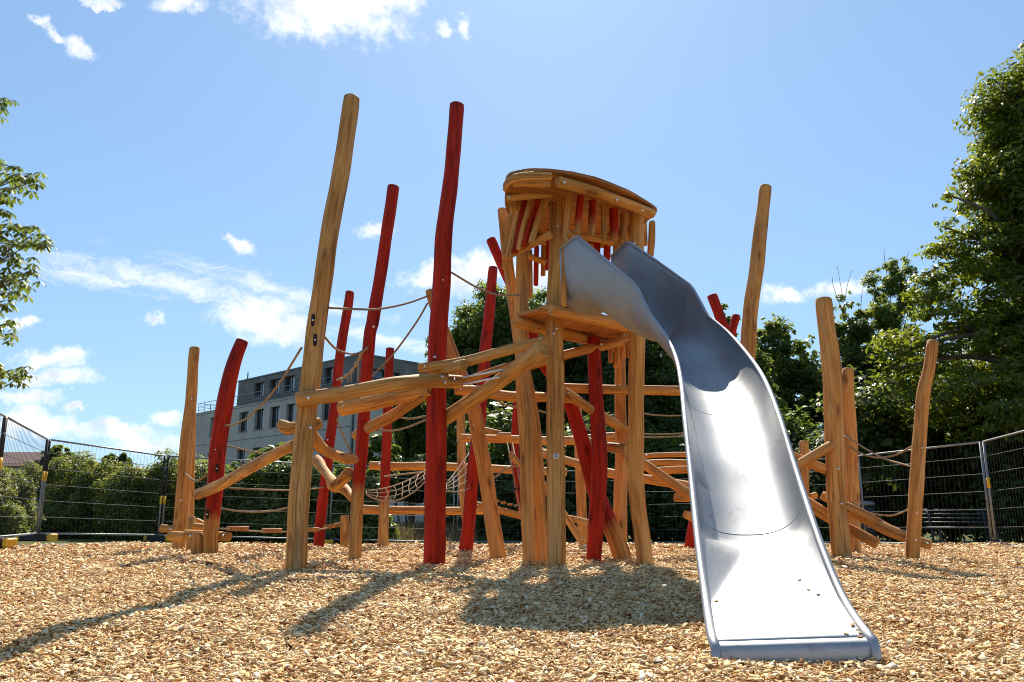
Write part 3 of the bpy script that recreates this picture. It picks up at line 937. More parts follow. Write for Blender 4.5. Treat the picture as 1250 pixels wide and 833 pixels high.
# boards run from the front rim (d0-d4) towards the back rim (d1-d3)
for k in range(nb):
    t0 = (k + 0.04) / nb; t1 = (k + 0.96) / nb
    a = d0 + (d4 - d0) * t0; b = d0 + (d4 - d0) * t1; c = d1 + (d3 - d1) * t1; d = d1 + (d3 - d1) * t0
    lo = np.array([0, 0, -0.035]); off = nrg.uniform(-9, 9, 3)
    vs = [a + lo, b + lo, c + lo, d + lo, a, b, c, d]
    g = [(off[0] + 0.0, off[1], off[2]), (off[0] + .1, off[1], off[2]), (off[0] + .1, off[1], off[2] + 1.1), (off[0], off[1], off[2] + 1.1)] * 2
    mb.add(vs, [(3, 2, 1, 0), (4, 5, 6, 7), (0, 1, 5, 4), (1, 2, 6, 5), (2, 3, 7, 6), (3, 0, 4, 7)], g, None, float(nrg.uniform(0.45, 1)), smooth=False)
mb.build('deck', M['board'], plat)
mb = MB(); dz = np.array([0, 0, -0.085])
timber(mb, [tuple(d0 + dz + np.array([-0.1, -0.02, 0])) + (0.06,), tuple((d0 + d4) / 2 + dz + np.array([0, -0.03, 0])) + (0.062,), tuple(d4 + dz + np.array([0.08, 0, 0])) + (0.06,)], seed=61, tone=0.85)
mb.build('rim_log', M['log'], plat)
mb = MB(); dz2 = np.array([0, 0, -0.10])
timber(mb, [tuple(d1 + dz2 + np.array([-0.03, -0.02, 0])) + (0.06,), tuple((d1 + d3) / 2 + dz2) + (0.062,), tuple(d3 + dz2 + np.array([0.08, 0.04, 0])) + (0.06,)], seed=62, tone=0.85, chamfer=0.1)
j = mb.build('rim_log', M['log'], plat)
mb = MB()
timber(mb, [tuple(d1 + dz + np.array([0.25, -.2, 0.07])) + (0.045,), tuple(d0 + dz + np.array([-.06, .15, 0.07])) + (0.045,)], seed=63, tone=0.8, chamfer=0.1)
mb.build('joist', M['log'], plat)

# --- roof
ZR = 3.93
out_px = [(617, 221), (622, 214), (640, 210), (660, 209), (682, 210.5), (720, 217), (760, 232), (783, 244), (797, 253), (802, 259)]
ring = [at_z(x, y, ZR) for x, y in out_px]
cx = np.array([0.72, 8.85, ZR])
ring += [np.array([1.60, 9.25, ZR]), np.array([1.5, 9.6, ZR]), np.array([1.2, 9.95, ZR]), np.array([0.75, 10.05, ZR]), np.array([0.32, 9.85, ZR]), np.array([0.06, 9.4, ZR]), np.array([-0.07, 8.8, ZR]), np.array([-0.075, 8.35, ZR])]
ring = np.array(ring)
RG = spline(np.vstack([ring, ring[:1]]), 73)[:-1]
roof = bpy.data.objects.new('roof', None); link(roof, cf, cx)
# plank layer: boards clipped to the outline
dirp = np.array([0.88, 0.47]); dirp /= np.linalg.norm(dirp); nor = np.array([-dirp[1], dirp[0]])
pr = (RG[:, :2] - cx[:2]) @ nor; pa = (RG[:, :2] - cx[:2]) @ dirp
def chord(s):
    xs = []
    for i in range(len(pr)):
        j_ = (i + 1) % len(pr)
        if (pr[i] - s) * (pr[j_] - s) < 0:
            t = (s - pr[i]) / (pr[j_] - pr[i]); xs.append(pa[i] + t * (pa[j_] - pa[i]))
    return (min(xs), max(xs)) if len(xs) >= 2 else None
mb = MB(); s = pr.min() + 0.012
bw = 0.105
while s < pr.max() - 0.02:
    s1 = min(s + bw - 0.006, pr.max() - 0.01)
    rows = []
    for q in np.linspace(s, s1, 5):
        ch = chord(q)
        if ch: rows.append((q, ch[0], ch[1]))
    if len(rows) >= 2:
        zt = nrg.uniform(-0.003, 0.003); off = nrg.uniform(-9, 9, 3)
        vs, g = [], []
        for (q, a0, a1) in rows:
            for (al, zz) in ((a0, 0), (a1, 0), (a1, 0.032), (a0, 0.032)):
                p = cx[:2] + nor * q + dirp * al
                vs.append((p[0], p[1], ZR + zz + zt)); g.append((off[0] + q, off[1] + zz, off[2] + al))
        fs = []
        for i in range(len(rows) - 1):
            for k in range(4):
                fs.append((i * 4 + k, i * 4 + (k + 1) % 4, i * 4 + 4 + (k + 1) % 4, i * 4 + 4 + k))
        fs += [(3, 2, 1, 0), tuple(range(len(rows) * 4 - 4, len(rows) * 4))]
        mb.add(vs, fs, g, None, float(nrg.uniform(0.0, 0.55)), smooth=False)
    s += bw
mb.build('roof_boards', M['board'], roof)
def roof_log(name, pts, seed, tone=0.45, ch=0.12):
    mb = MB(); timber(mb, pts, seed=seed, tone=tone, chamfer=ch); return mb.build(name, M['log'], roof)
def zP(px, py, z, r): return tuple(at_z(px, py, z)) + (r,)
zr = ZR - 0.075
fbm_ = roof_log('roof_beam', [zP(681, 220.5, zr, 0.058), zP(720, 232, zr, 0.058), zP(760, 247, zr, 0.056), zP(796, 262, zr, 0.052)], 71)
for (x, y) in ((689, 223), (753, 244), (784, 257)): bolt(x, y, at_z(x, y, zr)[1] - .075, fbm_)
roof_log('rim_log', [zP(618.5, 231, zr, 0.04), zP(619.5, 225, zr, 0.042), zP(627, 219, zr, 0.042), zP(645, 215.5, zr, 0.042), zP(674, 215.5, zr, 0.04)], 72, 0.5)
roof_log('roof_beam', [zP(626, 224, zr - .01, 0.04), zP(645, 224, zr - .01, 0.042), zP(672, 226, zr - .01, 0.04)], 73, 0.5)
bk = [np.array([1.45, 9.35, zr]), np.array([1.2, 9.75, zr]), np.array([0.7, 9.85, zr]), np.array([0.2, 9.6, zr])]
roof_log('roof_beam', [tuple(p) + (0.06,) for p in bk], 74)
roof_log('roof_beam', [(0.25, 9.6, zr, 0.05), (0.06, 9.1, zr, 0.05), (0.02, 8.5, zr, 0.045)], 75)

# --- palisade of short poles round the lookout
def pole(pts, Ys, red=False, seed=None, tone=None, tip=None):
    q = pxlog(pts, Ys)[::-1]
    mb = MB(); timber(mb, q, 1.0 if red else 0.0, tip, seed, tone, chamfer=0.3, sides=12)
    o = mb.build('palisade_pole', M['log'], cf)
    if red: o['label'] = RED + ' palisade pole'
    return o
rl = add_beam('rail', [(619, 242, 8.5), (640, 239.5, 9.5), (660, 238, 9.5), (677, 235.5, 10)], [8.36, 8.44], cf, seed=81, tone=0.45)
bolt(665, 236.5, 8.40, rl); bolt(622, 241, 8.33, rl)
add_beam('rail', [(614, 317, 7), (632, 307, 8.5), (652, 297, 9.5), (673, 285, 11)], [8.72, 8.46], cf, seed=82, tone=0.7)
for k, (xt, xb, yb, rd) in enumerate([(634, 621, 315, 0), (640, 628, 309, 1), (647, 633, 305.5, 0), (655, 639.5, 301.5, 1), (665, 647.5, 296.5, 0)]):
    f = k / 4.0
    pole([(xt + (xt - xb) * 26 / (yb - 250), 224, 6.5), (xt, 250, 6.8), ((xt + xb) / 2 - .6, (250 + yb) / 2, 7.2), (xb, yb, 7.6)], [8.62 - .1 * f, 8.58 - .1 * f, 8.55 - .13 * f, 8.56 - .2 * f], bool(rd), 91 + k)
pole([(629, 238, 7), (622, 280, 8), (616, 330, 8)], 8.9, False, 96); pole([(645, 222, 7), (648, 262, 7), (640, 290, 7)], 9.2, True, 97)
# front side, right of the corner post
for k, (xt, yt, xb, yb, w_, rd) in enumerate([(697, 233, 690, 300, 7.6, 0), (709.5, 232, 704, 286, 8.2, 1), (723.5, 238, 721.5, 289, 8.6, 1), (736.5, 244, 736.5, 293, 7.8, 0),
                                              (748.5, 249, 749.5, 294, 11, 1), (762, 255, 761, 295, 9.5, 0)]):
    Yd = 8.3 + 0.13 * k
    pole([(xt, yt, w_), ((xt + xb) / 2 - (1 if k == 0 else 0), (yt + yb) / 2, w_), (xb, yb, w_)], Yd, bool(rd), 101 + k, None, (0.02, 0.12, 0.17, 0, 0.05, 0)[k])
pole([(690.5, 290, 8), (689, 340, 8), (688, 374, 8)], 7.95, False, 108)
pole([(796.5, 270, 8), (796, 292, 8.5), (794, 313, 8)], 9.3, False, 109); pole([(787.5, 270, 5.5), (788, 300, 6)], 9.6, False, 110)
add_beam('rail', [(690, 284, 8), (720, 290, 8), (770, 299, 8)], [8.5, 9.2], cf, seed=83, tone=0.5)
# back side
for k, (xt, yt, xb, yb, rd) in enumerate([(701, 250, 699, 292, 0), (716, 255, 715, 300, 0), (728, 258, 729, 312, 1), (742, 262, 741, 318, 1), (752, 262, 753, 320, 0), (692, 252, 690, 320, 0)]):
    pole([(xt, yt, 8), (xb, yb, 8.5)], 9.75, bool(rd), 111 + k)
add_beam('rail', [(645, 312, 7.5), (667, 321, 8)], [9.4, 9.35], cf, seed=84, tone=0.6)
add_beam('rail', [(664, 277, 7), (700, 283, 7), (770, 292, 7)], [9.6, 9.7], cf, seed=85, tone=0.6)
for k, (xt, yt, xb, yb, rd) in enumerate([(655, 300, 654.5, 349, 1), (663.5, 300, 662.5, 337, 0), (647, 305, 647, 364, 0), (671, 262, 668, 330, 1)]):
    pole([(xt, yt, 6), (xb, yb, 6)], 9.5, bool(rd), 121 + k)
# poles hanging below the platform at the back
for k, (xt, yt, xb, yb) in enumerate([(746, 404, 745.5, 443), (753.5, 402, 752.5, 450), (761, 398, 761, 436), (768, 396, 768, 437), (774, 396, 774, 447)]):
    pole([(xt, yt, 6.5), (xb, yb, 6.5)], 9.75, False, 131 + k, 0.9)

# ================================================================== the steel slide
sl_e = empty('slide', onz(970, 812, 0.0), 'wide curving stainless steel slide with a sunlit white runout', 'slide')
ST = [  # left rail px, right rail px, camera depth left, right, trough depth, section power
    ((683, 306), (746, 313), 8.40, 8.58, 0.66, 3.0),
    ((703, 287), (765, 294), 8.06, 8.24, 0.735, 2.8),
    ((740, 317.5), (805, 321), 7.66, 7.84, 0.62, 2.6),
    ((777, 349), (844, 349), 7.28, 7.42, 0.52, 2.3),
    ((784, 364), (854, 367), 7.10, 7.22, 0.40, 2.2),
    ((792, 381), (863, 384.5), 6.95, 7.05, 0.30, 2.2),
    ((814, 412), (889, 406), 6.62, 6.68, 0.27, 2.3),
    ((825.5, 438), (916, 437), 6.00, 6.02, 0.26, 2.3),
    ((831.5, 468), (934, 465), 5.33, 5.31, 0.245, 2.3),
    ((836, 510), (951, 508), 4.78, 4.74, 0.235, 2.4),
    ((841.5, 560), (967, 559), 4.38, 4.32, 0.225, 2.4),
    ((846, 605), (981, 603), 4.07, 4.00, 0.22, 2.5),
    ((853, 670), (1003, 668), 3.64, 3.58, 0.215, 2.5),
    ((861, 728), (1027, 726), 3.30, 3.26, 0.20, 2.5),
    ((867, 768), (1049, 762), 3.03, 3.00, 0.19, 2.5),
    ((870.5, 784), (1061, 777), 2.90, 2.875, 0.19, 2.5),
]
rows = []
for (lp, rp, dl, dr, dp, pw) in ST:
    rows.append(np.concatenate([atD(*lp, dl), atD(*rp, dr), [dp, pw]]))
NS = 150
STN = np.array(rows)
# parameter: chord length of the middle line, smooth
mid = (STN[:, :3] + STN[:, 3:6]) / 2
kk = np.column_stack([mid, STN])
SSa = spline(kk, NS)
Lk = np.concatenate([[0], np.cumsum(np.linalg.norm(np.diff(mid, axis=0), axis=1))])
sv = np.linspace(0, Lk[-1], NS)
SSb = np.column_stack([np.interp(sv, Lk, kk[:, c]) for c in range(kk.shape[1])])
SSb[1:-1] = (SSb[:-2] + 2 * SSb[1:-1] + SSb[2:]) / 4
wl_ = (1 - sstep(Lk[6] - 0.15, Lk[6] + 0.35, sv))[:, None]
SS = (SSa * (1 - wl_) + SSb * wl_)[:, 3:]
Lr = SS[:, :3]; Rr = SS[:, 3:6]
mid = (Lr + Rr) / 2
NU = 72
tt = np.gradient(mid, axis=0); tt /= np.linalg.norm(tt, axis=1)[:, None]
def plane_z(x, y): return E1[2] - (pn[0] * (x - E1[0]) + pn[1] * (y - E1[1])) / pn[2]
vs, gr = [], []
slen = np.concatenate([[0], np.cumsum(np.linalg.norm(np.diff(mid, axis=0), axis=1))])
wid = []
for i in range(NS):
    cr = Rr[i] - Lr[i]; wd = np.linalg.norm(cr); wid.append(wd); ex = cr / wd
    dn = -np.cross(ex, tt[i]); dn /= np.linalg.norm(dn)
    if dn[2] > 0: dn = -dn
    g = 0.35 + 0.65 * float(1 - sstep(0.5, 1.5, slen[i]))   # sections stand between square-on and plumb
    dn = dn * (1 - g) + np.array([0, 0, -1]) * g; dn /= np.linalg.norm(dn)
    dp, pw = SS[i, 6], SS[i, 7]
    for k in range(NU + 1):
        a = math.pi * k / NU
        ux = -math.copysign(abs(math.cos(a)) ** (2 / pw), math.cos(a)); uz = abs(math.sin(a)) ** (2 / pw)
        vs.append(mid[i] + ex * ux * wd / 2 + dn * uz * dp); gr.append((k / NU * 0.8, slen[i], 0.0))
# the flat runout sheet: plane from its apex on the trough floor to the two ends of the lip
def to_px(P):
    d = np.asarray(P) - CAM; dd = d[1] * CP + d[2] * SP
    return 625 + F * d[0] / dd, 416.5 - F * (d[2] * CP - d[1] * SP) / dd
cl = [vs[i * (NU + 1) + NU // 2] for i in range(NS)]
ia = min(range(NS // 2, NS), key=lambda i: abs(to_px(cl[i])[1] - 664))
A_ = cl[ia]; E1 = atD(874, 786.5, 2.885); E2 = atD(1058, 781, 2.86)
print('apex', ia, to_px(A_), A_, E1)
pn = np.cross(E2 - E1, A_ - (E1 + E2) / 2); pn /= np.linalg.norm(pn)
if pn[2] < 0: pn = -pn
iw = min(range(ia, NS), key=lambda i: abs(to_px(Lr[i])[1] - 738))      # here the sheet is as wide as the chute
for i in range(ia + 1, NS):
    cr = Rr[i] - Lr[i]; wd = np.linalg.norm(cr); ex = cr / wd; pw = SS[i, 7]
    dn = np.array([0, 0, -1.0]) * 0.35 - 0.65 * np.cross(ex, tt[i]) * (1 if np.cross(ex, tt[i])[2] > 0 else -1); dn /= np.linalg.norm(dn)
    t = float(np.clip((slen[i] - slen[ia]) / (slen[iw] - slen[ia]), 0, 1)); wf = 0.97 * t
    for k in range(NU + 1):
        a = math.pi * k / NU
        ux = -math.copysign(abs(math.cos(a)) ** (2 / pw), math.cos(a))
        m_ = mid[i] + ex * ux * wd / 2
        D = max(np.dot(E1 - m_, pn) / np.dot(dn, pn), 0.0)
        q = max(0.0, (abs(ux) - wf) / (1 - wf))
        el = (1 - q ** pw) ** (1 / pw); lin = 0.72 * min(1.0, 3.5 * t); f = el * (1 - lin) + (1 - q) * lin
        vs[i * (NU + 1) + k] = m_ + dn * D * f
print('slide widths', [round(x, 2) for x in wid[::10]])
fs = []
for i in range(NS - 1):
    for k in range(NU):
        a = i * (NU + 1) + k
        fs.append((a, a + 1, a + NU + 2, a + NU + 1))
mb = MB(); mb.add(vs, fs, gr, None, 0.5)
ch = mb.build('chute', M['steel'], sl_e)
mod = ch.modifiers.new('thickness', 'SOLIDIFY'); mod.thickness = 0.004; mod.offset = 0
# weld seams across the trough
for i0 in sorted({8, 26} | {min(range(20, NS - 5), key=lambda i: abs(to_px(cl[i])[1] - yy)) for yy in (446, 478, 507, 652)}):
    mb = MB()
    pts = [np.array(vs[i0 * (NU + 1) + k]) + np.array([0, -0.001, 0.001]) for k in range(1, NU)]
    tube(mb, pts, 0.0024, 6, caps=True)
    for q in range(len(mb.at['grain'])): mb.at['grain'][q] = (0.1 * q, 0.2, 0)
    mb.build('weld_seam', M['steel'], ch)
# rolled edges
for side, RL in ((-1, Lr), (1, Rr)):
    mb = MB()
    pts = [RL[i] for i in range(0, NS, 2)]
    e = RL[-1]
    pts += [e + np.array([0.0, -0.03, -0.012]), e + np.array([0, -0.045, -0.05]), e + np.array([0, -0.047, -0.14])]
    prof = np.interp(np.linspace(0, 1, len(pts)), [0, 0.3, 0.9, 1], [0.012, 0.014, 0.017, 0.019])
    tube(mb, pts, prof, 10)
    ed = mb.build('rolled_edge', M['steel'], sl_e)
# front lip: sheet bending down into the chips
mb = MB()
l0 = Lr[-1].copy(); r0 = Rr[-1].copy()
le = np.array(vs[(NS - 1) * (NU + 1):])
prof = [(0, 0), (-0.022, -0.004), (-0.036, -0.014), (-0.042, -0.03), (-0.042, -0.06), (-0.042, -0.15)]
base_pts = le[3:-3]
zs = np.array([p[2] for p in base_pts])
v2, f2, g2 = [], [], []
for (dy, dz) in prof:
    for k, p in enumerate(base_pts):
        v2.append((p[0], p[1] + dy, zs[k] + dz)); g2.append((dy * 3 + 9, k * 0.02, dz * 3))
nk = len(base_pts)
for i in range(len(prof) - 1):
    for k in range(nk - 1):
        a = i * nk + k; f2.append((a, a + nk, a + nk + 1, a + 1))
mb.add(v2, f2, g2)
lip = mb.build('front_lip', M['steel'], sl_e)
m2 = lip.modifiers.new('thickness', 'SOLIDIFY'); m2.thickness = 0.004; m2.offset = 0
# a few chips lying on the runout
for k, (px, py) in enumerate([(976, 709), (987, 721), (999, 727), (1041, 764), (1033, 775), (1048, 770), (1052, 774), (1050, 779), (866.5 + 8, 735)]):
    r = ray(px, py)
    t = np.dot(E1 - CAM, pn) / np.dot(r, pn); P = CAM + r * t + pn * 0.005
    mb = MB(); an = nrg.uniform(0, TAU)
    X = np.array([math.cos(an), math.sin(an), 0]); X -= pn * np.dot(X, pn); X /= np.linalg.norm(X)
    box(mb, P, nrg.uniform(.012, .024), nrg.uniform(.006, .011), .003, X, np.cross(pn, X), pn, tone=float(nrg.uniform(.1, .6)), along='x')
    o = mb.build('wood_chip', M['chip'])
    tag(o, 'stray wood chip lying on the steel runout of the slide', 'wood chip', 'stray chips on the slide')

# ================================================================== single posts
def lone_post(pts, label, red=False, fade=None, group='single log posts', seed=None, tone=None):
    q, Y = px_post(pts)
    mb = MB(); timber(mb, q, 1.0 if red else 0.0, fade, seed, tone)
    o = mb.build('log_post', M['log'], None, (q[0][0], Y, 0.0))
    tag(o, label, 'post', group)
    return o, Y
p5, Y5 = lone_post([(468, 668, 12.6), (471, 560, 11.5), (474, 480, 11), (476, 425, 10)], 'short upright red post with a bare foot behind the rope net', True, 0.9, seed=141)
pM, YM = lone_post([(1114, 685, 15.5), (1119, 580, 16), (1123, 520, 15), (1127.5, 480, 15), (1135, 450, 13.5), (1139, 416, 13)], 'lone natural post at far right tied to the ropes', seed=142, tone=0.75)
slot(1125, 547, YM - .06, pM); slot(1119, 626, YM - .065, pM); bolt(1118, 659, YM - .065, pM)
pO, YO = lone_post([(904, 676, 20), (908, 520, 19), (912, 430, 18.5), (914, 400, 18), (922, 340, 17.5), (926, 300, 17.5), (931, 255, 15.5), (934, 227, 15)], 'tall wavy natural post rising behind the slide', seed=143, tone=0.6)
pQ, YQ = lone_post([(957, 676, 14), (920, 520, 13.5), (893, 430, 13), (880, 392, 12.5), (869, 360, 12.5)], 'leaning red post whose flat top shows left of the tall wavy post', True, seed=144)
pRr, YR = lone_post([(841, 672, 12), (860, 560, 11.5), (884, 450, 11), (893, 408, 10.5), (899, 385, 10.5)], 'slanting red post with its foot showing left of the slide', True, seed=145)
pI, YI = lone_post([(713, 667, 11.5), (709, 590, 12.5), (706, 530, 12), (704.5, 497, 11)], 'short natural post seen through the gap behind the crossed red poles', seed=146, tone=0.8)
pU, YU = lone_post([(421, 669, 10), (421, 650, 10), (421, 629, 9.5)], 'low natural stump at the end of the stepping rope', seed=147, tone=0.7)
pV, YV = lone_post([(652 - 4, 668, 8), (632, 668 - 70, 9), (629, 520, 9), (636, 460, 8)], 'thin red post standing behind the rope ladder', True, seed=148)
pW, YW = lone_post([(572, 668, 11), (566, 600, 11), (563, 540, 10.5), (562, 500, 10)], 'natural post hidden behind the leaning red post and bent log', seed=149, tone=0.7)

# left seat: red post, stump and half-log seat
seat = empty('log_bench', onz(252, 678, 0), 'low seat of half logs round the bowed red post at left', 'log seat')
sT, YT, qT = add_post('post', [(258, 678, 17), (258, 640, 17.5), (264, 565, 19), (270, 520, 19.5), (278, 478, 19), (287, 440, 16), (296, 415, 15)], seat, True, 0.62, 'bowed red post', seed=151)
slot(263, 549, YT - .1, sT); slot(264.5, 572, YT - .1, sT); slot(253, 628, YT - .1, sT)
add_post('stump', [(240.5, 678, 14), (240.5, 662, 14), (241, 650, 13.5)], seat, seed=152)
s1 = add_beam('seat_log', [(206, 654, 11), (216, 654.5, 11.5), (225, 655, 11)], 11.45, seat, seed=153, tone=0.4)
s2 = add_beam('seat_log', [(225, 652.5, 10.5), (250, 654, 11.5), (282, 655.5, 10.5)], 11.35, seat, seed=154, tone=0.45)
for x, o in ((232.5, s2), (244, s2), (262, s2), (272, s2)): bolt(x, 654, 11.27, o)
add_post('stump', [(233, 673, 11), (233, 655, 11), (233.5, 631, 10.5)], seat, seed=155)
add_beam('seat_log', [(236, 643, 9), (252, 645, 9), (262, 646, 9)], 12.3, seat, seed=156); add_beam('seat_log', [(239, 635, 6), (249, 640, 6)], 12.8, seat, seed=157)
# natural post behind with a foothold log
nat = empty('log_post', onz(219, 671, 0), 'natural post at far left with a foothold log through its base', 'post', 'single log posts')
sS, YS, qS = add_post('pole', [(219, 671, 15), (222, 620, 15.5), (227, 545, 15.5), (230, 520, 15), (234, 480, 13.5), (238, 424, 12.5)], nat, seed=158, tone=0.75)
bolt(234, 487, YS - .095, sS); bolt(221, 611, YS - .11, sS)
sl_ = add_beam('foothold', [(196, 645.5, 10), (214, 647, 9)], YS - .2, nat, seed=159); bolt(208, 646, YS - .32, sl_)
o, _ = lone_post([(232.5, 668, 7), (233.5, 600, 7), (235, 530, 7), (236, 500, 6)], 'slim natural post close behind the far left post', seed=160, tone=0.7)

# right balance trail
tr = empty('balance_trail', onz(1027, 682, 0), 'sloping balance logs bolted to two tall natural posts right of the slide', 'balance logs')
pK, YK, _ = add_post('post', [(1027, 682, 24), (1023, 610, 22.5), (1019, 545, 22), (1016, 480, 22), (1012, 430, 21), (1008, 395, 19), (1006, 364, 19)], tr, seed=161, tone=0.65, label='taller natural post')
pL, YL, _ = add_post('post', [(1043, 676, 16.5), (1040, 600, 16.5), (1038, 540, 17), (1036, 490, 15.5), (1036, 450, 14)], tr, seed=162, tone=0.75)
for (x, y, o, Yd) in ((1023, 572.5, pK, YK - .1), (1027, 615, pK, YK - .1)): bolt(x, y, Yd, o)
pN, YN, _ = add_post('post', [(983, 666, 12), (982, 600, 12), (981.5, 538, 11.5)], tr, seed=163, tone=0.7)
kb = add_beam('balance_log', [(930, 537, 12), (966, 556, 12.5), (1010, 573, 12.5)], [10.4, YK + .05], tr, seed=164, tone=0.75)
add_beam('balance_log', [(962, 573, 10.5), (990, 558, 11.5), (1016, 543, 11.5)], [10.3, YK - .13], tr, seed=165, tone=0.6, chamfer=0.1)
add_beam('balance_log', [(1003, 604, 11), (1018, 612, 11.5), (1045, 627, 13), (1090, 650, 14.5), (1137, 667, 12)], [YK + .35, YK + .3, YK + .15, YM + .4, YM + .22], tr, seed=166, tone=0.75)
add_beam('half_log', [(1033, 617.5, 10), (1060, 631, 11), (1085, 645, 10)], [YK - .02, YM + .5], tr, seed=167, tone=0.7)
add_beam('balance_log', [(984, 616, 10), (1010, 632, 11), (1040, 648, 12.5), (1071, 665, 13)], [YK + .5, YK - .02], tr, seed=168, tone=0.7)
add_beam('balance_log', [(975, 604, 9), (1000, 619, 9), (1014, 628, 9)], [YK + .55, YK + .2], tr, seed=169, tone=0.7)
add_beam('foothold', [(990, 606, 8), (997, 604, 8)], YK + .6, tr, seed=170)

# ================================================================== ropes
def rope(name, pts, Ys, label, mat='rope', r=0.0125, group='ropes between the posts', cat='rope', n=40):
    P = []
    m = len(pts)
    cum = np.concatenate([[0], np.cumsum([math.hypot(pts[i + 1][0] - pts[i][0], pts[i + 1][1] - pts[i][1]) for i in range(m - 1)])])
    yy = Ys if len(Ys) == m else np.interp(cum, [0, cum[-1]], Ys)
    for (x, y), Y in zip(pts, yy): P.append(tuple(atY(x, y, Y)) + (r,))
    A = spline(P, n)
    mb = MB(); tube(mb, A[:, :3], A[:, 3], 7)
    o = mb.build(name, M[mat]); tag(o, label, cat, group)
    return o
rope('rope', [(274.5, 519.7), (284, 518.7), (305, 507.6), (336, 475), (368, 425)], [YT - .1, Y1 - .05], 'slack rope rising from the bowed red post to the tallest natural post')
rope('rope', [(401, 376), (450, 378), (474, 375.6), (500, 369.5), (526, 360)], [Y1, Y6], 'long sagging rope high between the tallest natural post and the bent leaning log')
rope('rope', [(394, 409), (410, 426), (426, 432), (438, 431), (449, 424)], [Y1, Y3 - .08], 'short drooping rope from the tallest natural post to the red post beside it')
rope('rope', [(522, 370), (508, 394), (481, 431), (454, 459.5)], [Y6 - .05, Y3 - .05], 'straight rope slanting down from the bent leaning log behind the long front beam')
rope('rope', [(550.6, 332.6), (580, 350), (600, 358), (612, 360.7), (634, 360.5)], [Y2, YA - .1], 'rope from the tallest red post across to the lookout tower')
rope('rope', [(277, 544), (317, 553), (355, 553), (384, 549)], [YT, 10.5, 9.6, 8.2], 'rope passing behind the rising branch under the dull building')
rope('rope', [(225.5, 577.5), (236, 586), (244, 585.5), (252, 579)], [YS - .1, YT + .1], 'short hanging loop of rope beside the far left post')
rope('rope', [(280, 596), (311, 597.5), (351, 598.6), (380, 597), (396, 595)], [YT + .1, YT, 12, 12.5, Y4], 'thin nearly level rope in front of the ivy hedge')
rope('rope', [(268, 620), (285, 623.5), (305, 625), (330, 624), (351, 620)], [YT, YT, 11, 9, Y1 + .05], 'sagging rope just above the stepping discs')
rope('rope', [(1031, 532), (1073, 557), (1113, 570)], [YL, YM], 'taut rope sloping down to the lone right post', group='ropes at the right posts')
rope('rope', [(1036.6, 545), (1050, 553), (1070, 558.6), (1093, 555.5), (1118, 542.5)], [YL - .05, YM], 'upper sagging rope to the lone right post', group='ropes at the right posts')
rope('rope', [(1039, 612.6), (1059, 625), (1084, 629.5), (1098, 627), (1111, 621)], [YL - .05, YM], 'lowest sagging rope to the lone right post', group='ropes at the right posts')
rope('rope', [(784, 504.5), (800, 507), (833, 507.5), (880, 503)], [YE + 2.2, YE + 2.4], 'single thin rope behind the right tower post', r=0.009)
rope('rope', [(784, 529.5), (800, 530.5), (836, 529), (880, 525)], [YE + 1.8, YE + 1.8], 'upper of a close pair of ropes behind the right tower post', r=0.009)
rope('rope', [(784, 533.5), (800, 534), (836, 532.6), (880, 530)], [YE + 1.7, YE + 1.7], 'lower of a close pair of ropes behind the right tower post', r=0.009)
rope('rope', [(482, 508), (500, 511.5), (521, 508)], [9.6, 9.0], 'short rope ending behind the tallest red post above a longer one', r=0.012)
rope('rope', [(456, 525), (480, 526), (500, 521), (521, 512)], [9.9, 9.0], 'longer rope curving under the slanted front log', r=0.011)
rope('rope', [(603, 486), (615, 494), (632, 498), (645, 499), (666, 504), (690, 513)], [9.6, 9.5], 'rope hanging in a bow under the rear walkway log', r=0.010)
rope('rope', [(411, 512), (418, 530), (430, 555)], [9.2, 9.7], 'thin rope hanging steeply beside the red post', r=0.009)
rope('rope', [(702, 516), (722, 527), (766, 560)], [11, 10], 'upper thin rope crossing behind the red tower post', r=0.008)
rope('rope', [(714, 540), (740, 550), (766, 558.5), (790, 560)], [11, 10.3], 'lower thin rope crossing behind the red tower post', r=0.008)

# knotted climbing rope up at the front left with hanging strands
kr = empty('knotted_rope', atY(426, 445, 10.2), 'knotted rope curtain hung between two red posts', 'rope')
mb = MB()
A = spline([tuple(atY(x, y, Y)) + (0.016,) for x, y, Y in ((411, 464, Y4 - .1), (420, 461, 12.4), (430, 452, 11.4), (437, 441, 10.4), (443, 430, 9.9), (448, 425, 9.75))], 40)
tube(mb, A[:, :3], A[:, 3], 8)
for i in (8, 15, 22, 29, 35): tube(mb, [A[i - 1, :3], A[i, :3], A[i + 1, :3]], [0.012, 0.03, 0.012], 8)
mb.build('main_rope', M['rope_pale'], kr)
for (x, y0, y1, Y) in ((417, 462, 468, 12.8), (424, 458, 467, 12), (428, 455, 466, 11.6), (437, 443, 466, 10.4)):
    mb = MB(); tube(mb, [atY(x, y0, Y), atY(x + .5, (y0 + y1) / 2, Y), atY(x, y1, Y)], 0.010, 6); mb.build('strand', M['rope_pale'], kr)

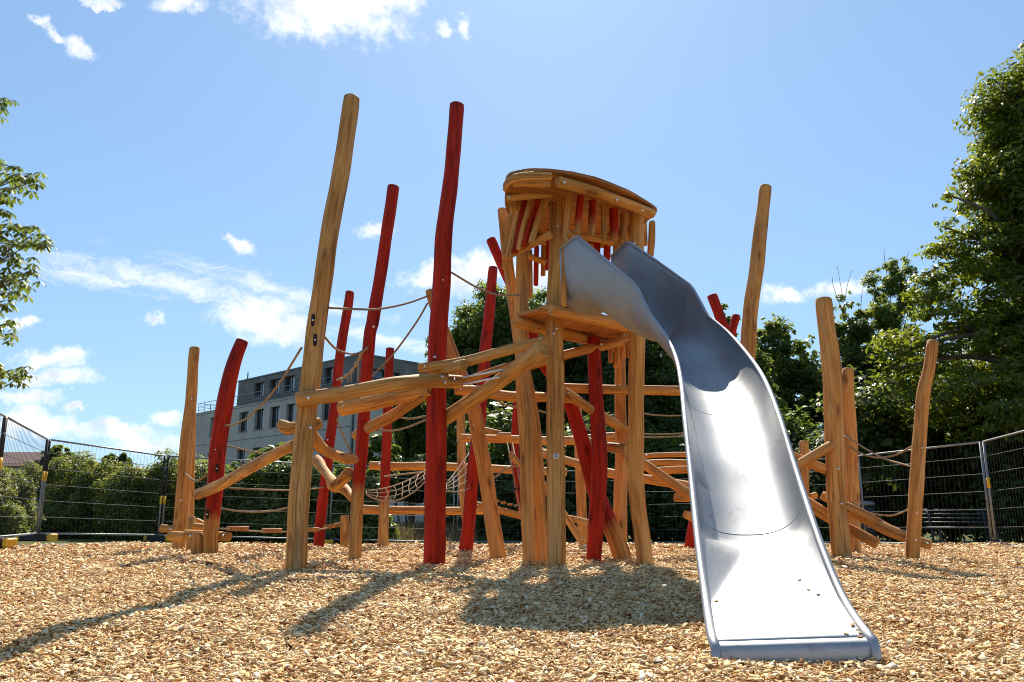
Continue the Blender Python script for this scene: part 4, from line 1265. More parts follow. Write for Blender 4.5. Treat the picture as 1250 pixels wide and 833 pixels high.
# rope net behind the red posts
def net(label, corners, nu, nv, sag):
    a, b, c, d = [atY(x, y, Y) for x, y, Y in corners]
    mb = MB()
    def S(u, v):
        p = (a * (1 - u) + b * u) * (1 - v) + (d * (1 - u) + c * u) * v
        p = p.copy(); p[2] -= sag * (4 * u * (1 - u)) * (0.4 + 0.6 * v); return p
    for i in range(nv + 1):
        v = i / nv; tube(mb, [S(u, v) for u in np.linspace(0, 1, 14)], 0.006 if 0 < i < nv else 0.009, 6)
    for i in range(nu + 1):
        u = i / nu; s_ = 0.06 * math.sin(7 * i)
        tube(mb, [S(np.clip(u + s_ * math.sin(math.pi * v), 0, 1), v) for v in np.linspace(0, 1, 6)], 0.0055, 6)
    o = mb.build('rope_net', M['rope_pale']); tag(o, label, 'rope net', 'rope nets')
    return o
net('pale rope net slung between the red posts left of the tallest red post', [(447, 599, Y3), (521, 573, 11.0), (521, 586, 10.4), (447, 604, Y3 - .1)], 7, 3, 0.16)
net('pale rope net showing right of the tallest red post', [(545, 590, 11.2), (573, 553, 12.2), (573, 596, 11.6), (545, 599, 10.8)], 4, 4, 0.03)
mb = MB()
A = spline([tuple(atY(x, y, Y)) + (0.014,) for x, y, Y in ((470, 582, 12.8), (474, 581, 12.6), (520, 576, 11.2))], 20); tube(mb, A[:, :3], A[:, 3], 6)
o = mb.build('rope', M['rope_pale']); tag(o, 'top edge rope with a pale knot just above the net', 'rope', 'ropes between the posts')
rope('rope', [(601, 584), (608, 580), (615, 574), (632, 568)], [11.8, 12.2], 'short pale rope with a shackle right of the bent leaning log', 'rope_pale', 0.016)

# rope ladder with black balls
ld = empty('rope_ladder', atY(630, 640, 11.6), 'slanting rope ladder with black ball joints left of the tower posts', 'rope ladder')
for (x0, y0, x1, y1) in ((619, 540, 638.5, 642), (625.5, 541, 641, 620)):
    mb = MB(); tube(mb, [atY(x0, y0, 12.3), atY((x0 + x1) / 2, (y0 + y1) / 2, 12.0), atY(x1, y1, 11.7)], 0.011, 7); mb.build('ladder_rope', M['rope_pale'], ld)
for (x, y) in ((628.5, 597), (634.5, 597), (632.3, 619), (636.3, 641)):
    P = atY(x, y, 11.9); mb = MB(); tube(mb, [P + np.array([0, 0, z]) for z in (-.024, -.018, 0, .018, .024)], [.008, .02, .026, .02, .008], 10); mb.build('ball_joint', M['black'], ld)
add_beam('rung', [(624, 556, 8.5), (632, 566, 8.5)], [11.7, 12.3], ld, seed=181, chamfer=0.1)

# stepping rope with wooden discs
br = empty('stepping_rope', onz(300, 668, 0), 'row of wooden stepping discs strung on twin ropes low behind the tallest natural post', 'stepping rope')
discs = [(289.5, 645.5, 11.5), (331, 648, 12.2), (377.5, 646.5, 13.0), (404, 642.5, 13.9)]
for k, (x, y, Y) in enumerate(discs):
    c = atY(x, y, Y); mb = MB()
    r_ = 0.145; n = 20
    rg2 = [r_ * (1 + .05 * math.sin(3 * t + k) + .03 * math.sin(5 * t)) for t in np.linspace(0, TAU, n, False)]
    vs2 = []
    tilt = 0.0 if k < 3 else 0.18
    for zz, sc in ((-.032, .94), (-.026, 1), (.026, 1), (.032, .95)):
        for t, rr in zip(np.linspace(0, TAU, n, False), rg2):
            vs2.append(c + np.array([rr * sc * math.cos(t), rr * sc * math.sin(t), zz + tilt * rr * math.cos(t)]))
    fs2 = [(i * n + q, i * n + (q + 1) % n, (i + 1) * n + (q + 1) % n, (i + 1) * n + q) for i in range(3) for q in range(n)]
    fs2 += [tuple(range(n))[::-1], tuple(range(3 * n, 4 * n))]
    mb.add(vs2, fs2, None, None, 0.6, smooth=False); mb.build('stepping_disc', M['board'], br)
for dx in (-0.07, 0.07):
    pts = [atY(266, 645, YT)] + [atY(x, y + 1.5, Y) for x, y, Y in discs] + [atY(419, 641, YU)]
    mb = MB(); tube(mb, [p + np.array([0, dx, 0]) for p in pts], 0.011, 6, n=40); mb.build('support_rope', M['rope'], br)

# purple scrap on the chips
P = onz(298.5, 687, 0.03); mb = MB()
box(mb, P, 0.07, 0.045, 0.006, (0.9, 0.2, 0.3), (-0.2, 0.97, 0.0), (-0.3, -0.05, 0.95)); box(mb, P + np.array([-.01, 0.01, .012]), 0.04, 0.04, 0.005, (0.7, 0.5, 0.4), (-0.5, 0.8, 0.2), (-0.2, -0.3, 0.9))
o = mb.build('plastic_scrap', M['purple']); tag(o, 'small purple plastic scrap lying on the chips', 'scrap')

# ================================================================== fence of wire panels
J = [(-69, 470, 8.5), (7, 508, 12.9), (58.5, 536, 16.7), (203, 556.5, 20.0), (404, 567.5, 21.3), (557, 573.5, 22.0), (706, 575, 22.2), (858, 571, 21.3), (1046, 556.5, 18.3), (1199, 539, 15.2), (1330, 505, 11.6)]
JP = [atY(*j) for j in J]
fence_lab = ['wire fence panel cut off by the left edge of the photo', 'narrow looking wire fence panel second from the left edge with black sleeved posts', 'wire fence panel before the left hedge with a full view of its mesh',
             'wire fence panel behind the stepping discs and ivy hedge', 'wire fence panel behind the rope net and dry grass bank', 'wire fence panel behind the left tower posts',
             'wire fence panel behind the crossed red poles and right tower post', 'wire fence panel partly hidden by the slide', 'wire fence panel in front of the park bench at right', 'wire fence panel cut off by the right edge of the photo']
foot_lab = ['yellow ended fence foot lowest at the left edge', 'black fence foot with yellow end near the left edge', 'black fence foot under the joint of the two left panels', 'fence foot with yellow end behind the far left post',
            'yellow ended fence foot right of the tallest natural post', 'yellow ended fence foot between the two big front red posts', 'fence foot behind the tower posts', 'fence foot behind the slide', 'fence foot behind the right balance logs', 'long black and yellow fence foot at the right edge', 'fence foot off right']
GH = 2.0
for i in range(len(J) - 1):
    a, b = JP[i].copy(), JP[i + 1].copy()
    d = b - a; L = np.linalg.norm(d[:2]); ux = np.array([d[0], d[1], 0]) / L
    a2 = a + d * (0.05 / L); b2 = b - d * (0.05 / L)
    fp = empty('wire_fence', ((a2 + b2) / 2) - np.array([0, 0, GH]), fence_lab[i], 'fence panel', 'wire fence panels round the playground')
    P = lambda t, z: a2 + (b2 - a2) * t + np.array([0, 0, z - GH + 0.0])
    mb = MB()
    rad = 0.021
    for t in (0, 1): tube(mb, [P(t, -0.0), P(t, GH)], rad, 10)
    tube(mb, [P(0, GH - 0.01), P(1, GH - 0.01)], 0.019, 8); tube(mb, [P(0, 0.13), P(1, 0.13)], 0.019, 8)
    mb.build('frame', M['galv'], fp)
    mb = MB()
    nv = int(L / 0.115)
    for k in range(1, nv): tube(mb, [P(k / nv, 0.13), P(k / nv, GH - 0.02)], 0.0023, 4, caps=False)
    for z in (0.45, 0.77, 1.09, 1.41, 1.72): tube(mb, [P(0, z), P(1, z)], 0.0055, 5, caps=False)
    mb.build('wire_mesh', M['wire'], fp)
    for t in (0, 1):
        j = i if t == 0 else i + 1
        if j in (1, 2, 3) :
            mb = MB(); tube(mb, [P(t, 1.32 if j < 3 else 1.0), P(t, GH - 0.03)], 0.027, 10); mb.build('black_sleeve', M['black'], fp)
        if j in (1, 2, 3, 5, 9):
            mb = MB(); z0 = 1.16 if j < 3 else 0.85
            if j == 9: z0 = 1.15
            if not (j == 9 and t == 1) and not (j == 5 and t == 1):
                tube(mb, [P(t, z0), P(t, z0 + 0.19)], 0.0275, 10); mb.build('yellow_band', M['yellow'], fp)
    if i > 0:
        mb = MB(); q = P(0, GH * 0.86); box(mb, q - ux * 0.05, 0.15, 0.05, 0.05, ux, np.cross([0, 0, 1], ux), (0, 0, 1), 0.008); mb.build('clamp', M['galv'], fp)
for i in range(len(J) - 1):
    base = JP[i] - np.array([0, 0, GH])
    k = max(1, min(i, len(J) - 2))
    d = JP[k + 1] - JP[k - 1]; d[2] = 0; d /= np.linalg.norm(d)
    nrm = np.array([d[1], -d[0], 0])
    if i in (0, 1, 2): nrm = np.array([0.98, -0.15, 0])
    if i == 9: nrm = np.array([-0.9, -0.25, 0]); nrm /= np.linalg.norm(nrm)
    if i == 3: nrm = np.array([.9, -.4, 0])
    perp = np.array([-nrm[1], nrm[0], 0])
    gz = float(terrain(base[0], base[1]))
    z = max(gz, base[2]) - 0.02
    ft = empty('ballast_block', (base[0], base[1], z), foot_lab[i], 'fence foot', 'fence feet')
    lenf = 0.8
    mb = MB(); box(mb, (base[0], base[1], z + 0.075), lenf - 0.2, 0.24, 0.15, nrm, perp, (0, 0, 1), 0.02); mb.build('rubber_block', M['black'], ft)
    for s in (-1, 1):
        mb = MB(); box(mb, np.array([base[0], base[1], z + 0.075]) + nrm * s * (lenf / 2 - 0.047), 0.1, 0.235, 0.145, nrm, perp, (0, 0, 1), 0.02); mb.build('yellow_end', M['yellow'], ft)

# ================================================================== leaves
def leaf_mesh(name, C, nrm, size, tone, mat, parent, origin, rg, aspect=0.55, droop=None):
    """one bent four-cornered leaf per centre C with facing nrm"""
    n = len(C)
    nrm = nrm / (np.linalg.norm(nrm, axis=1)[:, None] + 1e-9)
    t = rg.normal(size=(n, 3))
    if droop is not None: t = t * 0.45 + droop
    ax = t - nrm * (t * nrm).sum(1)[:, None]; ax /= (np.linalg.norm(ax, axis=1)[:, None] + 1e-9)
    ay = np.cross(nrm, ax)
    s = size[:, None] if hasattr(size, '__len__') else size
    v0 = C - ax * s * 0.5; v2 = C + ax * s * 0.5 - nrm * s * 0.08
    mid_ = C - ax * s * 0.05
    v1 = mid_ + ay * s * aspect * 0.5 + nrm * s * 0.10; v3 = mid_ - ay * s * aspect * 0.5 + nrm * s * 0.10
    V = np.stack([v0, v1, v2, v3], 1).reshape(-1, 3)
    Q = np.arange(n * 4).reshape(n, 4)
    return mesh_np(name, V, Q, np.repeat(np.clip(tone, 0, 1), 4), mat, parent, origin)


def foliage(rg, ells, n_clump, n_leaf, clump=0.24, shell=(0.5, 1.0), flat=0.65, upb=0.7, gap=0.0):
    """leaf centres and facings: clumps set in the outer part of ellipsoids (cx,cy,cz,rx,ry,rz)"""
    E = np.array(ells, float)
    vol = (E[:, 3] * E[:, 4] * E[:, 5]) ** 0.6; vol /= vol.sum()
    ei = rg.choice(len(E), n_clump, p=vol)
    d = rg.normal(size=(n_clump, 3)); d /= np.linalg.norm(d, axis=1)[:, None]
    r = rg.uniform(shell[0] ** 2, shell[1] ** 2, n_clump) ** 0.5
    cc = E[ei, :3] + d * r[:, None] * E[ei, 3:6]
    cr = clump * E[ei, 3:6].min(1) * np.exp(rg.normal(0, 0.35, n_clump))
    per = np.maximum(4, (n_leaf * cr ** 2 / (cr ** 2).sum()).astype(int))
    ci = np.repeat(np.arange(n_clump), per); n = len(ci)
    q = rg.normal(size=(n, 3)); q /= np.linalg.norm(q, axis=1)[:, None]
    rr = rg.uniform(0.0, 1, n) ** 0.45
    off = q * rr[:, None] * cr[ci][:, None]; off[:, 2] *= flat
    C = cc[ci] + off
    out = q * 0.6 + d[ci] * 0.35 + np.array([0, 0, upb]) + rg.normal(0, 0.5, (n, 3))
    tone = np.clip(rg.normal(0.5, 0.22, n) + rg.normal(0, 0.16, n_clump)[ci], 0, 1)
    return C, out, tone, cc


def px_ells(ells, Y):
    res = []
    for e in ells:
        px, py, rx, ry = e[:4]
        dY = e[4] if len(e) > 4 else 0
        P = atY(px, py, Y + dY); k = depth_of(P) / F
        res.append((P[0], P[1], P[2], rx * k, max(rx * k * 0.9, 0.3), ry * k))
    return res


def tree(name, label, px, Y, ells, n_clump, n_leaf, lsize, mat, seed, group=None, cat='tree', trunk_r=0.16, clump=0.24, aspect=0.55, droop=None, limbs=14, flat=0.65, twigs=None, shell=(0.45, 1.0)):
    rg = np.random.default_rng(seed)
    E = px_ells(ells, Y)
    X = atY(px, 600, Y)[0]
    z0 = float(terrain(X, Y)) - (0.0 if Y < 44 else 0.2)
    root = empty(name, (X, Y, z0), label, cat, group)
    C, out, tone, cc = foliage(rg, E, n_clump, n_leaf, clump, shell, flat)
    sz = lsize * np.exp(rg.normal(0, 0.25, len(C)))
    leaf_mesh('crown', C, out, sz, tone, M[mat], root, (X, Y, z0), rg, aspect, droop)
    hi_ = max(E, key=lambda e: e[2] + 0.5 * e[5])
    top = hi_[2] - 0.1 * hi_[5]; cen = np.array(hi_[:2])
    mb = MB()
    tp = [(X, Y, z0 - 0.1, trunk_r), (X + (cen[0] - X) * .15, Y + (cen[1] - Y) * .15, z0 + (top - z0) * .3, trunk_r * .8), (X + (cen[0] - X) * .6, Y + (cen[1] - Y) * .6, z0 + (top - z0) * .65, trunk_r * .5), (cen[0], cen[1], top, trunk_r * .12)]
    A = spline(tp, 16); tube(mb, A[:, :3], A[:, 3], 9)
    for k in rg.choice(len(cc), min(limbs, len(cc)), replace=False):
        t = int(np.clip(rg.integers(4, 13), 0, 15)); a = A[t, :3]; b = cc[k]
        if b[2] < a[2] - 0.5: t = max(3, t - 4); a = A[t, :3]
        m_ = (a + b) / 2 + rg.normal(0, 0.15, 3) + np.array([0, 0, 0.1 * np.linalg.norm(b - a)])
        r_ = max(A[t, 3] * 0.45, 0.02)
        q = spline([tuple(a) + (r_,), tuple(m_) + (r_ * .6,), tuple(b) + (max(0.008, r_ * .2),)], 8); tube(mb, q[:, :3], q[:, 3], 6)
    for tw in (twigs or []):
        pts = [tuple(atY(x, y, Y)) + (0.014 * (1 - .8 * i / len(tw)),) for i, (x, y) in enumerate(tw)]
        q = spline(pts, 12); tube(mb, q[:, :3], q[:, 3], 5)
    mb.build('trunk', M['bark'], root)
    return root


TG = 'trees behind the fence'
tree('leafy_tree', 'bushy green tree showing behind the tallest red post and the tower', 610, 34, [(610, 430, 62, 78), (556, 450, 38, 60), (655, 430, 45, 78), (600, 372, 26, 32), (640, 520, 80, 60), (575, 520, 50, 55)], 828, 90090, 0.168, 'leaf_mid', 201, TG, clump=0.215, flat=0.85)
tree('weeping_tree', 'weeping tree with hanging strands left of the tallest red post', 503, 31, [(503, 500, 30, 32), (512, 530, 30, 40), (495, 540, 26, 38)], 144, 18900, 0.18, 'leaf_mid', 202, TG, aspect=0.3, droop=np.array([0, 0, -1.6]), flat=2.2, clump=0.2)
tree('leafy_tree', 'dark leafy tree filling the gap between the front tower post and short red post', 700, 30, [(700, 470, 60, 70), (690, 540, 70, 60), (655, 500, 50, 60)], 612, 83160, 0.152, 'leaf_dark', 203, TG, clump=0.2, flat=0.85)
tree('leafy_tree', 'dark leafy tree behind the right tower post', 775, 29, [(770, 460, 58, 68), (790, 540, 70, 60), (745, 430, 36, 40)], 612, 83160, 0.152, 'leaf_dark', 204, TG, clump=0.2, flat=0.85)
tree('leafy_tree', 'dark tree whose leaves show just left of the slide', 840, 31, [(830, 470, 50, 75), (860, 530, 60, 65), (815, 440, 30, 40)], 540, 69300, 0.152, 'leaf_dark', 205, TG, clump=0.2, flat=0.85)
tree('leafy_tree', 'slim tree with a ragged top right of the tall wavy post', 900, 30, [(888, 420, 22, 52), (905, 470, 38, 55), (880, 395, 14, 26), (915, 540, 50, 60)], 345, 42042, 0.15, 'leaf_mid', 206, TG, clump=0.2, flat=0.85)
tree('leafy_tree', 'round topped tree left of the taller right natural post', 955, 33, [(948, 440, 34, 46), (968, 485, 46, 55), (942, 402, 12, 26), (958, 412, 12, 20), (930, 425, 14, 24), (985, 430, 14, 24), (975, 440, 16, 26), (950, 545, 60, 55)], 540, 55440, 0.160, 'leaf_mid', 207, TG, clump=0.2, flat=0.9)
tree('leafy_tree', 'tall feathery grey green tree with bare twigs between the right natural posts', 1078, 31, [(1090, 370, 34, 58), (1075, 430, 50, 60), (1045, 440, 34, 60), (1035, 395, 22, 44), (1100, 335, 20, 26), (1060, 510, 60, 60)], 478, 71400, 0.125, 'leaf_mid', 208, TG, clump=0.18, flat=0.9,
     twigs=[[(1040, 420), (1030, 370), (1022, 325)], [(1035, 400), (1018, 352), (1016, 338)], [(1030, 380), (1034, 350), (1040, 330)], [(1085, 350), (1080, 318), (1079, 303)], [(1098, 340), (1106, 318), (1110, 306)], [(1050, 400), (1052, 360), (1058, 338)]])
tree('chestnut_tree', 'huge dark leafy tree rising out of the photo at the right edge', 1330, 21,
     [(1240, 112, 22, 26), (1222, 150, 24, 20), (1196, 205, 26, 20), (1170, 245, 28, 22), (1158, 285, 26, 18), (1180, 300, 30, 22), (1150, 335, 26, 18), (1118, 372, 30, 18), (1100, 395, 26, 16), (1088, 440, 26, 20), (1120, 430, 36, 26), (1105, 480, 36, 26), (1246, 170, 44, 70), (1228, 240, 56, 52), (1205, 305, 66, 50), (1180, 362, 78, 46), (1160, 418, 88, 44), (1180, 470, 100, 50), (1270, 250, 70, 110), (1260, 350, 90, 100), (1310, 200, 110, 160), (1300, 420, 120, 90), (1420, 330, 150, 200), (1240, 500, 120, 50, -1), (1380, 500, 120, 60)],
     1250, 260000, 0.145, 'leaf_chestnut', 209, TG, trunk_r=0.4, clump=0.30, limbs=40, aspect=0.5, flat=0.5)

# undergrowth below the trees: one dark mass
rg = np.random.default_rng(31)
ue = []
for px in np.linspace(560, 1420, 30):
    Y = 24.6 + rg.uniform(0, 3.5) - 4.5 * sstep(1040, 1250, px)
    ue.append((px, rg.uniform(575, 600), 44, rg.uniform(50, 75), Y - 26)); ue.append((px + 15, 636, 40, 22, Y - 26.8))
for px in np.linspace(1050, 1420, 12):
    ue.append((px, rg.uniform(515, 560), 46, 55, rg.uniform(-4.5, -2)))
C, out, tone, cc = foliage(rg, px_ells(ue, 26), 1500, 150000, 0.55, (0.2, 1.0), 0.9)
k = C[:, 2] > terrain(C[:, 0], C[:, 1])
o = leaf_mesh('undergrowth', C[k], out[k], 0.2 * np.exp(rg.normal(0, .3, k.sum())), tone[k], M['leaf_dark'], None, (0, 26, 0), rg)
tag(o, 'dark undergrowth massed behind the fence under the trees', 'undergrowth', kind='stuff')

# hedges and shrubs at the left
def shrub(name, label, ells, Y, n_clump, n_leaf, lsize, mat, seed, group, cat='shrub', aspect=0.5, clump=0.32, stems=8, flat=0.8, droop=None):
    rg = np.random.default_rng(seed); E = px_ells(ells, Y)
    X = float(np.mean([e[0] for e in E])); z0 = float(terrain(X, Y))
    root = empty(name, (X, Y, z0), label, cat, group)
    C, out, tone, cc = foliage(rg, E, n_clump, n_leaf, clump, (0.3, 1.0), flat)
    k = C[:, 2] > z0
    leaf_mesh('foliage', C[k], out[k], lsize * np.exp(rg.normal(0, .28, k.sum())), tone[k], M[mat], root, (X, Y, z0), rg, aspect, droop)
    mb = MB()
    for i in rg.choice(len(cc), min(stems, len(cc)), replace=False):
        b = cc[i]; a = np.array([b[0] * .6 + X * .4, Y + rg.normal(0, .2), z0])
        q = spline([tuple(a) + (.035,), tuple((a + b) / 2 + rg.normal(0, .1, 3)) + (.025,), tuple(b) + (.008,)], 8); tube(mb, q[:, :3], q[:, 3], 5)
    mb.build('stem', M['bark'], root)
    return root
hl = []
for px in np.linspace(-160, 215, 16): hl.append((px + 8, 640, 26, 22, -.5 - (2.6 if px < 20 else 0))); hl.append((px, 608 + 4 * math.sin(px * .05), 26, 50 + 6 * math.sin(px * .11), 1.2 * math.sin(px * 0.03) - (2.6 if px < 20 else 0)))
shrub('hedge', 'shaggy green hedge behind the left fence panels', hl, 22.2, 760, 170000, 0.095, 'leaf_hedge', 221, 'hedges', 'hedge', 0.38, 0.5, 14, 1.0)
hi = []
for px in np.linspace(225, 448, 10): hi.append((px + 8, 642, 26, 20, -.4)); hi.append((px, 612, 26, 49 + 5 * math.sin(px * .09), 0.5 * math.sin(px * .07)))
shrub('hedge', 'glossy ivy covered hedge behind the tallest natural post', hi, 23.4, 520, 90000, 0.115, 'leaf_ivy', 222, 'hedges', 'hedge', 0.8, 0.5, 10, 1.0)
SG = 'shrubs in front of the building'
shrub('shrub', 'bright green shrub poking up between the far left post and bowed red post', [(262, 583, 18, 17), (248, 592, 16, 16)], 26, 30, 2600, 0.17, 'leaf_bright', 223, SG)
shrub('shrub', 'bright green shrub left of the tallest natural post under the building windows', [(335, 572, 26, 26), (350, 556, 17, 15), (318, 585, 18, 20)], 26.5, 46, 4200, 0.18, 'leaf_bright', 224, SG)
shrub('shrub', 'bright green shrub between the red posts in front of the building corner', [(462, 565, 26, 30), (470, 545, 15, 18), (448, 590, 20, 20)], 27, 46, 4200, 0.17, 'leaf_bright', 225, SG)
shrub('shrub', 'small bright shrub just right of the tallest natural post', [(412, 578, 15, 18), (400, 592, 20, 16)], 27, 30, 2400, 0.17, 'leaf_bright', 226, SG)
shrub('shrub', 'dark green shrub left of the weeping tree', [(495, 580, 40, 34), (540, 585, 40, 36)], 28, 60, 8000, 0.2, 'leaf_dark', 227, SG)
tree('garden_tree', 'rounded far tree over the left hedge next to the tiled roof', 72, 48, [(72, 556, 20, 12), (62, 562, 14, 10), (84, 562, 12, 9), (72, 572, 26, 12)], 70, 5000, 0.32, 'leaf_mid', 228, 'far garden trees', limbs=6, trunk_r=.08)
tree('garden_tree', 'small dark far tree peeping over the hedge at centre left', 141, 50, [(141, 558, 16, 9), (150, 563, 14, 9), (132, 564, 14, 8), (141, 572, 24, 12)], 60, 4500, 0.32, 'leaf_dark', 229, 'far garden trees', limbs=6, trunk_r=.08)
# dead branch in the hedge
mb = MB()
q = spline([tuple(atY(x, y, 20.9)) + (r_,) for x, y, r_ in ((156, 581, .012), (160, 590, .016), (164, 600, .018))], 10); tube(mb, q[:, :3], q[:, 3], 6)
o = mb.build('dead_branch', M['rope_pale']); tag(o, 'bare pale broken branch sticking out of the left hedge', 'branch')

# overhanging tree at the left edge: big drooping hand-shaped leaves
rg = np.random.default_rng(61)
TX, TY = -7.4, 8.6
ot = empty('overhanging_tree', (TX, TY, 0), 'near tree at the left edge whose drooping leafy twigs hang into the picture', 'tree')
spr = [(2, 200), (18, 205), (33, 214), (40, 222), (8, 222), (22, 228), (4, 240), (2, 262), (30, 276), (44, 284), (50, 290), (14, 282), (24, 296), (38, 300), (4, 296), (10, 312), (26, 318), (40, 330), (32, 340), (14, 334), (20, 350), (4, 346), (8, 330), (2, 368), (2, 402), (10, 408), (4, 446), (14, 458), (24, 460), (8, 468), (-10, 215), (-20, 250), (-15, 290), (-25, 330), (-20, 380), (-25, 430), (-40, 300), (-45, 220), (-40, 400), (-8, 455), (-5, 130), (1, 122)]
mb = MB()
A = spline([(TX, TY, -0.1, .2), (TX + .05, TY, 1.6, .16), (TX - .1, TY + .1, 3.6, .12), (TX, TY, 6.2, .05)], 20); tube(mb, A[:, :3], A[:, 3], 10)
LC, LN, LD, LT, LS = [], [], [], [], []
hubs = []
for hy in (205, 285, 335, 405, 455, 130): hubs.append(atY(-150, hy - 25, 8.1 + rg.uniform(-.3, .3)))
for hpt in hubs:
    t = int(np.argmin(abs(A[:, 2] - (hpt[2] - .4)))); q = spline([tuple(A[t, :3]) + (.05,), tuple((A[t, :3] + hpt) / 2 + np.array([0, 0, .1])) + (.035,), tuple(hpt) + (.02,)], 8); tube(mb, q[:, :3], q[:, 3], 6)
SZ = []
extra = [(rg.uniform(-420, -50), rg.uniform(60, 480)) for _ in range(70)]
for idx, (x, y) in enumerate(spr + extra):
    Pt = atY(x, y, 7.7 + rg.uniform(-.5, .5))
    hpt = min(hubs, key=lambda h_: np.linalg.norm(h_ - Pt))
    q = spline([tuple(hpt) + (.014,), tuple((hpt + Pt) / 2 + np.array([0, 0, .08])) + (.008,), tuple(Pt) + (.004,)], 8); tube(mb, q[:, :3], q[:, 3], 5)
    for _ in range(6):
        c = Pt + rg.normal(0, .055, 3); yaw = rg.uniform(0, TAU); s = rg.uniform(.07, .115)
        for k in range(6):
            an = yaw + TAU * (k / 7.0)
            dd = np.array([math.cos(an), math.sin(an), -0.75 + rg.normal(0, .12)]); dd /= np.linalg.norm(dd)
            up = np.array([0, 0, 1.0]) - dd * dd[2]; up /= np.linalg.norm(up)
            LC.append(c + dd * s * .55); LD.append(dd); LN.append(up); LS.append(s); LT.append(rg.uniform(0.2, .9))
mb.build('trunk', M['bark'], ot)
LC = np.array(LC); LD = np.array(LD); LN = np.array(LN); LS = np.array(LS)[:, None]
ay = np.cross(LN, LD)
V = np.stack([LC - LD * LS * .5, LC + LD * LS * .15 + ay * LS * .19 + LN * LS * .04, LC + LD * LS * .5 - LN * LS * .06, LC + LD * LS * .15 - ay * LS * .19 + LN * LS * .04], 1).reshape(-1, 3)
mesh_np('crown', V, np.arange(len(V)).reshape(-1, 4), np.repeat(np.array(LT), 4), M['leaf_dark'], ot, (TX, TY, 0))

# ================================================================== grass and weeds
def blades(name, xs, ys, zf, h, wd, tone, mat, label, seed):
    rg = np.random.default_rng(seed); n = len(xs)
    z = zf(xs, ys); hh = h * np.exp(rg.normal(0, .35, n)); yaw = rg.uniform(0, TAU, n); ln = rg.uniform(.1, .6, n) * hh
    dx, dy = np.cos(yaw), np.sin(yaw); lx, ly = np.cos(yaw + 1.2), np.sin(yaw + 1.2)
    b = np.stack([xs, ys, z], 1); e = np.stack([dx, dy, 0 * dx], 1) * (wd / 2); l = np.stack([lx, ly, 0 * lx], 1)
    m_ = b + l * (ln * .35)[:, None] + np.stack([0 * z, 0 * z, hh * .6], 1); t = b + l * ln[:, None] + np.stack([0 * z, 0 * z, hh], 1)
    V = np.stack([b - e, b + e, m_ + e * .7, t, m_ - e * .7], 1).reshape(-1, 3)
    o = mesh_np(name, V, np.arange(n * 5).reshape(n, 5), np.repeat(np.clip(rg.normal(tone, .25, n), 0, 1), 5), mat)
    tag(o, label, 'grass', kind='stuff'); return o
rg = np.random.default_rng(71)
x = rg.uniform(-9.8, 12, 26000); e0 = chip_edge(x); y = e0 + np.abs(rg.normal(0, 1.0, len(x))) + 0.05
k = ~((x < -5.2) & (y < 19.75))
blades('grass', x[k], y[k], terrain, 0.075, 0.012, .5, M['grass'], 'short green grass and weeds along the fence', 72)
x = rg.uniform(-5.2, -1.0, 9000); y = rg.uniform(22.6, 26.5, len(x))
blades('dry_grass', x, y, lambda a, b: terrain(a, b) + 0.45 * sstep(22.4, 26.5, b), 0.16, 0.02, .5, M['dry_grass'], 'dry straw coloured grass bank behind the rope net', 73)
bk_ = grid_sheet('grass_bank', -9, 8, 22.3, 29, 30, 30, lambda a, b: terrain(a, b) - 0.02 + 0.47 * sstep(22.4, 26.5, b) * sstep(-9, -6, a) * (1 - sstep(1, 4, a)), M['ground'])

# ================================================================== bench and bin behind the right fence
bY = 17.6; gx0 = atY(1130, 650, bY)[0]; gx1 = atY(1226, 650, bY)[0]; gz = float(terrain(gx0, bY))
be = empty('park_bench', ((gx0 + gx1) / 2, bY, gz), 'dark metal park bench in the shade behind the right fence', 'bench')
L = gx1 - gx0; cxx = (gx0 + gx1) / 2
mb = MB()
for k in range(4): tube(mb, [(gx0, bY - .16 + k * .11, gz + .45), (gx1, bY - .16 + k * .11, gz + .45)], .022, 8)
mb.build('seat', M['frame'], be)
mb = MB()
for k in range(4): tube(mb, [(gx0, bY + .24 + .03 * k, gz + .56 + .085 * k), (gx1, bY + .24 + .03 * k, gz + .56 + .085 * k)], .02, 8)
mb.build('backrest', M['frame'], be)
for s in (-1, 1):
    mb = MB(); xx = cxx + s * L * .36
    tube(mb, [(xx, bY - .18, gz), (xx, bY - .12, gz + .43), (xx, bY + .2, gz + .43), (xx, bY + .34, gz + .84)], .026, 8); tube(mb, [(xx, bY + .22, gz), (xx, bY + .15, gz + .43)], .026, 8)
    mb.build('leg', M['frame'], be)
P = atY(1060, 640, 20.2); gz = float(terrain(P[0], P[1]))
bn = empty('litter_bin', (P[0], P[1], gz), 'grey round litter bin behind the fence near the right posts', 'litter bin')
mb = MB(); tube(mb, [(P[0], P[1], gz), (P[0], P[1], gz + 1.0), (P[0], P[1], gz + 1.0)], [.17, .18, .15], 20); mb.build('body', M['frame'], bn)
mb = MB(); tube(mb, [(P[0], P[1], gz + 1.02), (P[0], P[1], gz + 1.10), (P[0], P[1], gz + 1.13)], [.19, .19, .12], 20); mb.build('lid', M['galv'], bn)

